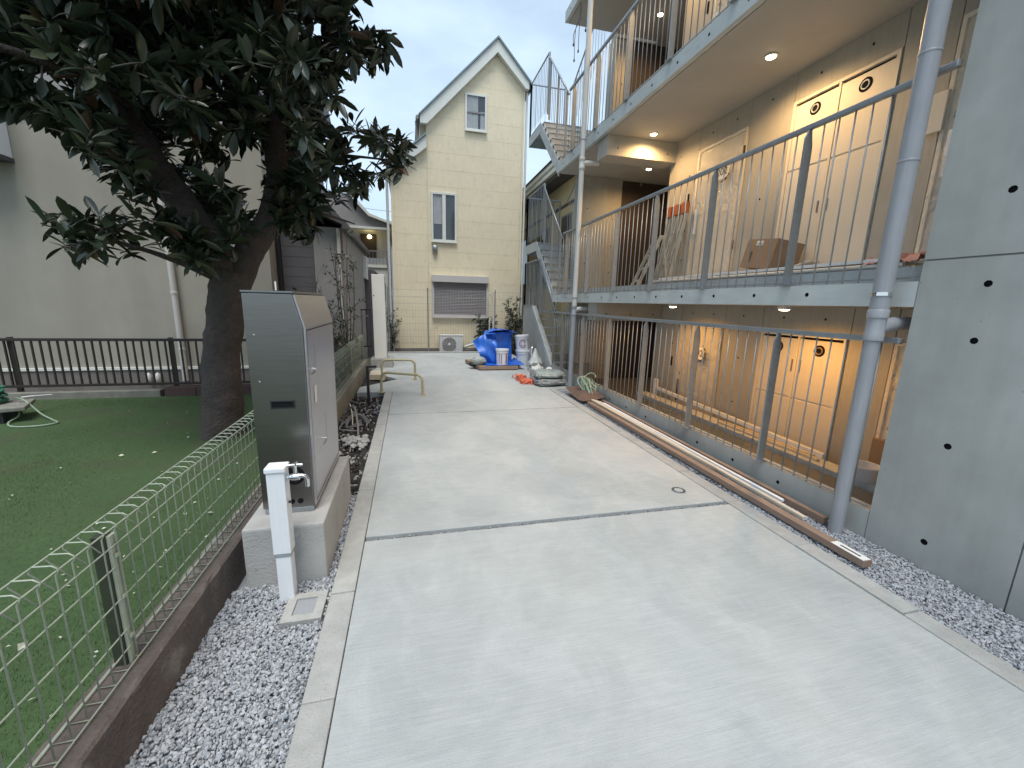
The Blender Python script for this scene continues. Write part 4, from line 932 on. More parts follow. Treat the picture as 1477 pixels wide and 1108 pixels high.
# long boards beside the right kerb
def board(name, a, b, w_, h, m_, lb, bev=.003): return tag(MB().beam(a, b, w_, h).build(name, M[m_], bevel=bev), lb, 'board')
bb = board('long_board', (2.585,1.56,.040), (2.60,5.5,.040), .066, .045, 'wood', 'long tan brown board with a white label, nearest the right kerb')
lbq = thing('end_label', 'white printed label stuck on the near end of the brown board', 'label', (2.585,1.65,.063))
MB().box(2.553,2.612,1.565,1.76,.0632,.0645).build('label_paper', M['paper'], lbq); MB().box(2.575,2.588,1.60,1.72,.0648,.0652).build('label_print', M['ink'], lbq)
board('long_board', (2.845,2.02,.03), (2.86,5.7,.04), .045, .05, 'wood', 'dark brown board lying tight against the concrete parapet')
board('pale_strip', (2.645,2.02,.075), (2.74,5.6,.06), .03, .02, 'woodl', 'yellowish timber strip lying diagonally over the brown board')
board('pale_strip', (2.705,2.06,.04), (2.765,5.5,.05), .038, .025, 'white', 'white painted strip, longest of those lying by the parapet')
board('pale_strip', (2.765,2.30,.05), (2.79,5.4,.055), .03, .022, 'white', 'shorter white strip lying right beside the longest white strip')
board('pale_strip', (2.68,2.9,.06), (2.70,5.6,.055), .05, .03, 'woodl', 'wide pale timber strip lying between brown board and white strips')

# ------------------------------------------------------------------ mesh fence before the far house
mf = thing('mesh_fence', 'thin grey welded mesh fence at the end of the driveway', 'fence', (2,12.1,0))
f0 = None; x = -.62
while x < 4.85:
    if f0 is None: f0 = MB().tube([(x,12.2,.05),(x,12.2,1.83)], .0021, 5).build('vertical_wire', M['galv'], mf, smooth=True); x0_ = x
    else: rep(f0, (x-x0_,0,0))
    x += .0775
for i in range(10): MB().tube([(-.62,12.197,.08+.19*i),(4.85,12.197,.08+.19*i)], .0024, 5).build('horizontal_wire', M['galv'], mf, smooth=True)
for x in (-.6,.51,2.5,4.5): MB().tube([(x,12.23,-.1),(x,12.23,1.86)], .018, 10).build('post', M['galv'], mf, smooth='auto')

# ------------------------------------------------------------------ far yellow house
HY = 12.85
hh = thing('yellow_house', 'narrow pale yellow three storey house with steep gable facing the driveway', 'house', (1.5,HY,0))
outline = [(-.45,-.2),(3.43,-.2),(3.43,7.58),(2.56,8.42),(.56,6.38),(.56,5.78),(-.45,4.95)]
def clip(poly, z, keep_above):
    out = []
    for i in range(len(poly)):
        a, b = poly[i], poly[(i+1)%len(poly)]
        ia = (a[1] >= z) == keep_above or a[1] == z; ib = (b[1] >= z) == keep_above or b[1] == z
        if ia: out.append(a)
        if ia != ib:
            t = (z-a[1])/(b[1]-a[1]); out.append((a[0]+(b[0]-a[0])*t, z))
    return out
# split in a lower wing and a main part so every strip is convex
zs = [-.2]+[.21+.455*i for i in range(18)]+[8.5]
for part in ([(.585,-.2),(3.36,-.2),(3.36,7.65),(2.56,8.42),(.585,6.42)], [(-.36,-.2),(.565,-.2),(.565,5.77),(-.36,5.02)]):
    for z0, z1 in zip(zs, zs[1:]):
        q = clip(clip(part, z0+.0016, True), z1-.0016, False)
        q = [p for i, p in enumerate(q) if math.dist(p, q[i-1]) > 1e-4] if len(q) > 2 else q
        if len(q) >= 3: MB().prism(q, 'y', HY, HY+.02).build('siding_board', M['siding'], hh)
MB().prism(outline, 'y', HY+.0215, HY+7).build('house_body', M['siding'], hh)
for (a, b) in (((3.365,-.2),(3.43,7.62)),((.568,-.2),(.582,6.38)),((-.45,-.2),(-.365,4.98))):
    MB().box(a[0],b[0],HY-.004,HY+.02,a[1],b[1]).build('corner_trim', M['siding'], hh)
MB().box(-.47,3.45,HY-.02,HY+.0,-.2,.05).build('plinth_course', M['base'], hh)
# barge boards and roofs
def barge(pts, wd, name='barge_board', m_='trim', y0=-.16, y1=-.02):
    for a, b in zip(pts, pts[1:]):
        a = Vector((a[0],0,a[1])); b = Vector((b[0],0,b[1])); d = (b-a).normalized(); nrm = Vector((d.z,0,-d.x))
        if nrm.z > 0: nrm = -nrm
        pass
bm_ = MB().prism([(.40,6.52),(2.565,8.68),(3.50,7.74),(3.50,7.55),(3.40,7.56),(2.565,8.36),(.58,6.32),(.40,6.32)], 'y', HY-.17, HY-.02).build('barge_board', M['trim'], hh)
MB().prism([(-.52,5.10),(.56,6.02),(.56,5.72),(-.46,4.90),(-.52,4.92)], 'y', HY-.17, HY-.02).build('barge_board', M['trim'], hh)
MB().prism([(.36,6.53),(2.565,8.74),(3.55,7.74),(3.55,7.68),(2.565,8.685),(.40,6.525)], 'y', HY-.22, HY+7.2).build('roof', M['roof'], hh)
MB().prism([(-.56,5.13),(.555,6.09),(.555,6.03),(-.52,5.105)], 'y', HY-.22, HY+7.2).build('roof', M['roof'], hh)
MB().prism([(.395,6.03),(.56,6.03),(.56,6.5),(.395,6.5)], 'y', HY+.3, HY+7).build('clerestory_wall', M['siding'], hh)
MB().tube([(.34,HY+.1,6.56),(.34,HY+6,6.56)], .055, 10).build('gutter', M['shutter'], hh); MB().tube([(3.56,HY-.15,7.62),(3.56,HY+6,7.62)], .06, 10).build('gutter', M['tile'], hh)
MB().tube([(.30,HY+.25,6.5),(.33,HY+.25,6.0)], .035, 8).build('rain_pipe', M['shutter'], hh); MB().tube([(3.50,HY+.05,7.55),(3.50,HY+.05,0)], .035, 10).build('rain_pipe', M['trim'], hh, smooth='auto')
MB().tube([(-.55,HY+.05,4.95),(-.55,HY+.05,0)], .04, 10).build('rain_pipe', M['pvcl'], hh, smooth='auto')
def window(x0, x1, z0, z1, fw, parent, Y, fm, pm, sash='h', deep=.05, cur=None):
    b = MB(); e = .0006
    for q in ((x0,x1,Y-deep,Y+.01,z1-fw,z1),(x0,x1,Y-deep,Y+.01,z0,z0+fw),(x0,x0+fw,Y-deep,Y+.01,z0+fw+e,z1-fw-e),(x1-fw,x1,Y-deep,Y+.01,z0+fw+e,z1-fw-e)): b.box(*q)
    wi = b.build('window', fm, parent, bevel=.004)
    MB().box(x0-.02,x1+.02,Y-deep-.03,Y-deep-.001,z0-.03,z0-.001).build('sill', fm, wi)
    if sash == 'h': MB().box(x0+fw,x1-fw,Y-deep+.012,Y-.008,(z0+z1)/2-.02,(z0+z1)/2+.02).build('sash_rail', M['shutter'], wi)
    if sash == 'v': MB().box((x0+x1)/2-.05,(x0+x1)/2+.05,Y-deep+.004,Y-.004,z0+fw+e,z1-fw-e).build('mullion', fm, wi)
    g_ = MB(); g_.quad((x0+fw,Y-.012,z0+fw),(x1-fw,Y-.012,z0+fw),(x1-fw,Y-.012,z1-fw),(x0+fw,Y-.012,z1-fw)); g_.build('pane', pm, wi)
    if cur:
        for (ca, cb_, cc, cd_) in cur:
            MB().grid(lambda u_,v_: (x0+fw+(x1-x0-2*fw)*(ca+(cb_-ca)*u_), Y-.016+.003*math.sin(u_*26), z0+fw+(z1-z0-2*fw)*(cc+(cd_-cc)*v_)), 24, 2).build('curtain', M['curtain'], wi, smooth=True)
    return wi
window(1.66, 2.29, 6.33, 7.29, .055, hh, HY, M['trim'], M['glass'], 'h', .05, [(.0,.62,.0,1),(.75,1,.0,.55)])
window(.67, 1.42, 3.23, 4.60, .06, hh, HY, M['trim'], M['glass'], 'v', .05, [(.02,.40,.35,1)])
MB().blob((.77,HY-.07,3.03),.085,.07,.10,16,10,0,1,0).build('vent_hood', M['galv'], hh, smooth=True)
MB().box(.70,.84,HY-.1,HY,2.90,2.94).build('vent_lip', M['shutter'], hh)
fr_ = MB()
for q in ((.665,2.385,HY-.17,HY-.001,2.06,2.26),(.665,.72,HY-.09,HY-.001,1.02,2.059),(2.33,2.385,HY-.09,HY-.001,1.02,2.059),(.665,2.385,HY-.11,HY-.001,.985,1.019)): fr_.box(*q)
sb = fr_.build('shutter_box', M['shutterl'], hh, bevel=.006)
for i in range(21): MB().prism([(HY-.055,1.10+.0455*i),(HY-.064,1.112+.0455*i),(HY-.064,1.135+.0455*i),(HY-.055,1.144+.0455*i),(HY-.04,1.144+.0455*i),(HY-.04,1.10+.0455*i)], 'x', .722, 2.328).build('shutter_slat', M['shutter'], sb)
MB().box(.722,2.328,HY-.085,HY-.04,1.022,1.098).build('bottom_rail', M['shutterl'], sb)
ac = thing('air_conditioner', 'white air conditioner outdoor unit standing below the roller shutter', 'air conditioner', (1.2,12.55,-.1))
MB().box(.85,1.55,12.42,12.70,-.05,.47).build('casing', M['whitew'], ac, bevel=.012)
MB().box(.85,1.60,12.41,12.71,.472,.492).build('top_plate', M['whitew'], ac)
MB().lathe([(.215,0),(.215,-.006),(.19,-.008)], (1.14,12.419,.21), 32, 'y').build('fan_opening', M['shutter'], ac)
gq = MB()
for r_ in (.06,.10,.14,.18,.21): gq.tube([(1.14+r_*math.cos(a),12.404,.21+r_*math.sin(a)) for a in [2*math.pi*k/32 for k in range(33)]], .0035, 5, False)
for k in range(12): a = 2*math.pi*k/12; gq.tube([(1.14+.03*math.cos(a),12.404,.21+.03*math.sin(a)),(1.14+.21*math.cos(a),12.404,.21+.21*math.sin(a))], .003, 4)
gq.build('fan_grille', M['shutterl'], ac); MB().lathe([(.035,0),(.03,-.012)], (1.14,12.404,.21), 14, 'y').build('hub', M['white'], ac)
for x in (.92,1.45): MB().box(x,x+.06,12.45,12.68,-.16,-.052).build('foot', M['black'], ac)
tag(MB().tube(smooth_path([(1.6,12.6,.1),(1.9,12.7,.18),(2.3,12.75,.22)],6), .035, 10).build('insulated_pipe', M['trim'], smooth=True), 'pale wrapped pipe running right from the air conditioner', 'pipe')
# yellow house behind the stair
yh2 = thing('stucco_house', 'yellow stucco house with stacked eaves seen through the steel stair', 'house', (5.5,15,0))
MB().box(4.6,9,11.45,20,-.2,5.05).build('wall', M['beigew'], yh2)
for (q, m_) in (((4.15,9,11.3,20.2,5.055,5.16),'tile'),((4.05,4.16,11.2,20.2,5.161,5.27),'trim'),((4.22,9,11.3,20.2,5.275,5.42),'shutter'),((4.12,4.24,11.9,20.2,5.43,5.52),'trim'),((4.3,9,12,20.2,5.53,5.75),'shutter')): MB().box(*q).build('eave_layer', M[m_], yh2)
MB().prism([(4.25,5.76),(6.8,7.3),(9.2,5.76)], 'y', 12.2, 20).build('roof', M['tile'], yh2)
MB().box(4.57,4.599,11.5,19.9,4.35,4.42).build('belt_course', M['tile'], yh2)
for (y0_, y1_, z0_, z1_) in ((11.6,12.4,2.6,4.1),(13.6,14.9,2.2,4.0),(16,17.5,2.2,4.0)):
    wv = MB().box(4.56,4.5985,y0_,y1_,z0_,z1_).build('window', M['shutter'], yh2); MB().box(4.55,4.5595,y0_+.06,y1_-.06,z0_+.06,z1_-.06).build('pane', M['glass'], wv)

# ------------------------------------------------------------------ left: cream house, rail fence
ch = thing('cream_house', 'plain cream stucco house wall behind the brown railing fence on the left', 'house', (-6,8.2,0))
MB().box(-12,-2.36,8.2,14,.25,4.0).build('wall', M['cream'], ch)
MB().box(-12.02,-2.34,8.17,14,-.2,.218).build('foundation', M['base'], ch)
MB().box(-12.02,-2.35,8.15,8.199,.219,.262).build('drip_band', M['trim'], ch)
MB().box(-12,-2.36,8.18,14,4.001,4.03).build('cornice', M['trim'], ch)
MB().box(-12,-2.4,8.5,14,4.031,6.3).build('upper_wall', M['mgrey'], ch)
MB().prism([(8.1,6.31),(14.4,6.31),(11.2,8.0)], 'x', -12.3, -2.1).build('roof', M['tile'], ch)
dpp = MB(); dpp.tube([(-3.83,8.13,4.0),(-3.83,8.13,.02)], .045, 12); pip = dpp.build('rain_pipe', M['shutterl'], ch, smooth='auto')
for z in (.55,1.5,2.5): MB().lathe([(.048,z),(.052,z+.004),(.052,z+.04),(.048,z+.044)], (-3.83,8.13,0), 14).build('pipe_bracket', M['shutterl'], pip)
bw = MB()
for q in ((-7.4,-5.68,7.75,8.199,3.36,3.42),(-7.4,-5.68,7.75,8.199,4.4,4.5)): bw.box(*q)
bwo = bw.build('bay_window', M['tile'], ch)
for q in ((-5.745,-5.685,7.76,8.19,3.425,4.395),(-7.39,-5.75,7.76,7.80,3.425,3.5),(-6.6,-6.52,7.762,7.80,3.505,4.395),(-5.80,-5.75,7.762,7.80,3.505,4.395)): MB().box(*q).build('window_frame', M['white'], bwo)
MB().box(-7.38,-5.80,7.81,7.83,3.5,4.39).build('pane', M['glass'], bwo); MB().box(-7.38,-5.76,7.84,7.86,3.43,3.85).build('blind', M['paper'], bwo)
for x, lb in ((-4.35,'left pale tap fitting low on the foundation behind the brown fence'),(-4.22,'right pale tap fitting low on the foundation behind the brown fence')):
    tag(MB().blob((x,8.09,.08),.045,.06,.09,10,8,.3,3,x).build('wall_tap', M['pvcl'], smooth=True), lb, 'tap')
rf = thing('brown_railing_fence', 'dark brown aluminium railing fence behind the lawn', 'fence', (-4.5,6.9,.1))
MB().box(-9,-1.15,6.875,6.925,.83,.868).build('top_rail', M['brown'], rf, bevel=.004)
MB().box(-9,-1.15,6.885,6.915,.19,.225).build('bottom_rail', M['brown'], rf, bevel=.004)
b0 = None; x = -8.95
while x < -1.2:
    if b0 is None: b0 = MB().box(x-.009,x+.009,6.89,6.91,.2255,.8295).build('baluster', M['brown'], rf); xb = x
    else: rep(b0, (x-xb,0,0))
    x += .0965
p0 = None
for x in (-8.95,-7.1,-5.25,-3.4,-1.55):
    if p0 is None: p0 = MB().box(x-.024,x+.024,6.926,6.974,.05,.88).build('post', M['brown'], rf, bevel=.003); xb = x
    else: rep(p0, (x-xb,0,0))
MB().box(-9,-3.56,6.82,6.98,-.15,.125).build('low_wall_old', M['oldconc'], bevel=.008); 
lw = bpy.data.objects['low_wall_old']; lw.name = 'low_wall'; tag(lw, 'low grey concrete kerb wall under the left part of the brown fence', 'wall')
bwl = thing('block_wall', 'low dark red brown block wall under the right part of the brown fence', 'wall', (-2.4,6.9,0))
for i in range(6):
    MB().box(-3.5+.4*i,-3.106+.4*i,6.82,6.98,-.15,.165).build('block', mat('red_block', (.095,.055,.05), .85, var=.3, scale=10, bump=.3) if i == 0 else bpy.data.materials['red_block'], bwl, bevel=.006)
# hose reel things at the far left of the lawn
bn = thing('low_stand', 'low weathered board stand with the hoses at the left edge of the lawn', 'stand', (-4.75,5.65,.05))
MB().beam((-5.3,5.38,.19),(-4.35,5.84,.19), .50,.045).build('board', M['oldconc'], bn, bevel=.01)
for p in ((-4.45,5.60),(-4.62,5.98),(-5.2,5.25),(-5.35,5.6)): MB().box(p[0]-.04,p[0]+.04,p[1]-.04,p[1]+.04,.02,.166).build('leg', M['black'], bn)
hz_ = MB()
for k in range(16):
    rr = .13+.022*(k%5); z = .235+.017*(k//2)
    hz_.tube([(-4.80+rr*math.cos(a)*1.1, 5.80+rr*math.sin(a)*.9, z+.05*math.sin(a+k)*(k%3)*.5) for a in [2*math.pi*j_/26 for j_ in range(27)]], .012, 7)
tag(hz_.build('garden_hose', M['hoseg'], smooth=True), 'coiled dark green garden hose on the low stand', 'hose')
tag(MB().tube(smooth_path([(-4.55,5.92,.25),(-4.42,5.86,.24),(-4.2,5.74,.10),(-4.02,5.62,.052),(-3.88,5.48,.05),(-3.98,5.37,.05),(-4.2,5.38,.05),(-4.34,5.52,.06),(-4.36,5.68,.10),(-4.42,5.78,.22)],7), .009, 8).build('loose_hose', M['hose'], smooth=True), 'pale hose looping from the low stand onto the lawn', 'hose')
tag(MB().tube(smooth_path([(-4.56,6.02,.235),(-4.46,6.08,.24),(-4.34,6.15,.235)],5), [.012]*5+[.008]*6, 8).build('hose_nozzle', M['pvcl'], smooth=True), 'pale hose end lying on the low stand', 'nozzle')
# fallen petals and leaves on the turf
lt = MB(); lr = random.Random(11)
for i in range(230):
    x = -1.08-abs(lr.gauss(0,1))*1.3; y = lr.uniform(.6,6.6) if i%3 else lr.uniform(1.2,3)
    if x < -7: continue
    a = lr.uniform(0,6.3); s_ = lr.uniform(.005,.013) if lr.random() < .92 else lr.uniform(.013,.03); z = .05
    p = Vector((x,y,z)); u_ = Vector((math.cos(a),math.sin(a),lr.uniform(-.2,.4)))*s_; v_ = Vector((-math.sin(a),math.cos(a),lr.uniform(-.3,.4)))*s_*.5
    lt.add([p-u_, p-v_, p+u_, p+v_+Vector((0,0,s_*.4))], [(0,1,2,3)])
lo_ = lt.build('fallen_petals', M['petal'], kind='stuff'); lo_['label'] = 'scattered pale petals and leaf scraps on the green turf'

# ------------------------------------------------------------------ houses far left
gh = thing('grey_house', 'dark grey sided house with small eave behind the bare shrubs', 'house', (-1.8,8.6,0))
MB().box(-1.72,-1.20,8.6,13,-.2,2.80).build('side_wall', M['mgrey'], gh)
MB().box(-2.30,-1.725,8.62,13,-.2,3.6).build('dark_wall', M['dgrey'], gh)
for i in range(20): MB().box(-2.27,-1.726,8.60,8.619,-.1+.18*i,.075+.18*i).build('siding_board', M['dgrey'], gh)
MB().box(-2.335,-2.275,8.55,8.61,-.2,3.6).build('corner_post', M['black'], gh)
MB().prism([(-2.5,3.40),(-1.10,2.80),(-1.10,2.88),(-2.5,3.50)], 'y', 8.35, 13).build('roof', M['tile'], gh)
MB().tube([(-1.12,8.3,2.78),(-1.12,13,2.78)], .05, 10).build('gutter', M['tile'], gh)
MB().tube([(-1.27,8.55,2.78),(-1.27,8.55,0)], .032, 10).build('rain_pipe', M['shutterl'], gh, smooth='auto')
MB().box(-1.195,-.95,12.3,14,-.2,2.3).build('annex_wall', M['dgrey'], gh)
wh = thing('white_house', 'white two storey house with balcony and lit lamp glimpsed left of the yellow house', 'house', (-1.5,16,0))
MB().box(-4,-.75,16.6,22,-.2,4.0).build('wall', M['whitew'], wh)
MB().prism([(-4.2,4.0),(-.62,4.0),(-.62,4.13),(-1.35,4.38),(-1.95,5.05),(-4.2,5.05)], 'y', 15.9, 22).build('roof', M['mgrey'], wh)
MB().prism([(-4.2,3.92),(-.60,3.92),(-.60,3.995),(-4.2,3.995)], 'y', 15.8, 22).build('fascia', M['trim'], wh)
MB().prism([(-2.0,5.06),(-1.92,5.12),(-1.28,4.42),(-.56,4.17),(-.56,4.10),(-1.32,4.34)], 'y', 15.7, 22).build('roof_edge', M['trim'], wh)
MB().box(-1.7,-1.15,16.55,16.599,2.7,3.85).build('door_recess', M['dark'], wh)
MB().box(-1.7,-.76,15.9,16.58,2.62,2.72).build('balcony_floor', M['trim'], wh)
MB().box(-1.7,-.76,15.89,15.92,3.17,3.21).build('balcony_rail', M['shutter'], wh)
for i in range(9): MB().box(-1.69+.113*i,-1.675+.113*i,15.895,15.915,2.72,3.17).build('baluster', M['shutter'], wh)
MB().box(-1.7,-.76,15.93,15.94,2.72,2.95).build('balcony_panel', M['curtain'], wh)
MB().blob((-1.36,16.3,3.72),.08,.08,.07,12,8,0,1,0).build('lamp', M['lensf'], wh, smooth=True)
MB().box(-1.9,-.75,15.95,15.99,-.1,2.6).build('lower_wall', M['whitew'], wh)
MB().tube([(-.70,16.0,4.1),(-.70,16.0,-.1)], .04, 8).build('rain_pipe', M['pvcl'], wh)
bnx = thing('white_box_unit', 'white slanted box unit on a bracket behind the white gate pillar', 'box', (-1.25,12,2.3))
MB().prism([(-1.50,2.20),(-1.10,2.02),(-1.10,2.62),(-1.50,2.80)], 'y', 12.0, 12.3).build('casing', M['whitew'], bnx, bevel=.02)
MB().beam((-1.2,12.15,2.02),(-1.35,12.15,1.8), .04,.04).build('bracket', M['black'], bnx)
for i, z in enumerate((6.55,6.0,5.65)):
    tag(MB().tube([(-9,24,z+.5),(-2,26,z),(3,27.5,z+.1),(14,30,z+.8)], .012, 5).build('overhead_cable', M['cable']), ('topmost thin cable crossing the sky left of the yellow house','middle thin cable crossing the sky left of the yellow house','lowest thin cable crossing the sky left of the yellow house')[i], 'cable', 'overhead cables')
bf = thing('brown_railing_fence', 'short dark railing seen behind the shrubs beside the white gate pillar', 'fence', (-1.3,10.9,0))
MB().box(-2.0,-.95,10.9,10.94,1.22,1.25).build('top_rail', M['brown'], bf); MB().box(-2.0,-.95,10.9,10.94,.3,.33).build('bottom_rail', M['brown'], bf)
for i in range(11): MB().box(-1.98+.1*i,-1.965+.1*i,10.91,10.93,.33,1.22).build('baluster', M['brown'], bf)
# ------------------------------------------------------------------ trees and shrubs
def leaf_mesh(name, ln, wd, fold=.25, bend=.18, nv=5, m_=None):
    """one leaf, base at origin, along +X, up +Z"""
    v = []; f = []
    for i in range(nv+1):
        t = i/nv; x = ln*t; w_ = wd/2*float(np.interp(t, (0,.15,.4,.65,.85,.95,1), (.10,.5,.92,1,.72,.40,.06)))
        z = -bend*ln*t*t
        v += [(x,-w_,z+fold*w_),(x,0,z),(x,w_,z+fold*w_)]
    for i in range(nv):
        for k in (0,1): f.append((i*3+k, i*3+k+1, i*3+k+4, i*3+k+3))
    me = bpy.data.meshes.new(name); me.from_pydata(v, [], f); me.polygons.foreach_set('use_smooth', [True]*len(f)); me.update()
    if m_: me.materials.append(m_)
    return me
CM = np.array(scene.camera.matrix_world.to_3x3())
def project(p):
    q = CM.T @ (np.array(p)-np.array([0,0,1.5])); return 738.5+584.7*q[0]/-q[2], 554-584.7*q[1]/-q[2], -q[2]
def quat_frame(d, roll, rnd):
    d = d.normalized(); s_ = d.cross(Vector((0,0,1)))
    s_ = s_.normalized() if s_.length > 1e-3 else Vector((1,0,0))
    u = s_.cross(d); q = Matrix((d, -s_, u)).transposed()
    return q @ Matrix.Rotation(roll, 3, 'X')

tree = thing('magnolia_tree', 'big dark broad leaved evergreen tree with forked trunk beside the lawn fence', 'tree', (-1.95,4.8,0))
limbs = [([(-1.97,4.80,-.1),(-1.96,4.80,.08),(-1.94,4.80,.5),(-1.90,4.82,1.0),(-1.82,4.84,1.45),(-1.75,4.85,1.75)],[.25,.20,.172,.165,.17,.165]),
         ([(-1.78,4.85,1.55),(-1.86,4.82,1.95),(-2.05,4.76,2.33),(-2.26,4.70,2.70),(-2.42,4.64,3.15),(-2.52,4.6,3.7),(-2.6,4.55,4.5)],[.15,.14,.13,.115,.09,.06,.015]),
         ([(-1.74,4.86,1.6),(-1.58,4.9,1.95),(-1.38,4.93,2.30),(-1.29,4.93,2.75),(-1.25,4.9,3.3),(-1.22,4.86,4.0),(-1.2,4.8,5.2)],[.15,.13,.115,.10,.085,.06,.015]),
         ([(-1.80,4.86,1.6),(-2.05,4.6,1.78),(-2.4,4.4,1.92),(-2.75,4.2,2.0)],[.04,.028,.016,.006]),
         ([(-1.27,4.92,2.9),(-1.0,5.1,3.0),(-.6,5.2,3.05),(-.2,5.2,3.05)],[.035,.025,.016,.007]),
         ([(-1.24,4.88,3.4),(-.9,4.7,3.7),(-.5,4.5,3.85),(-.1,4.4,3.9)],[.035,.025,.015,.007]),
         ([(-2.42,4.64,3.15),(-2.7,4.2,3.2),(-2.9,3.8,3.1),(-3.1,3.5,2.95)],[.045,.03,.02,.007]),
         ([(-1.32,4.93,2.6),(-1.1,5.4,2.5),(-.85,5.9,2.5),(-.7,6.2,2.5)],[.035,.025,.015,.007])]
tb_ = MB(); nodes = []
for pts, rs in limbs:
    pp = smooth_path(pts, 7); rr = [float(np.interp(i/7, range(len(rs)), rs)) for i in range(len(pp))]
    for i, p in enumerate(pp):
        p += Vector((noise.noise(p*2.3), noise.noise(p*2.3+Vector((5,0,0))), 0))*rr[i]*.35
        nodes.append((p.copy(), rr[i]))
    o = len(tb_.v); tb_.tube(pp, rr, 18)
    for j in range(o, len(tb_.v)):
        q = Vector(tb_.v[j]); c_ = pp[min((j-o)//18, len(pp)-1)]; d = (q-c_)
        q = q + d*(.16*noise.noise(q*5) + .08*noise.noise(q*13)); tb_.v[j] = tuple(q)
tb_.build('trunk', M['bark'], tree, smooth=True)
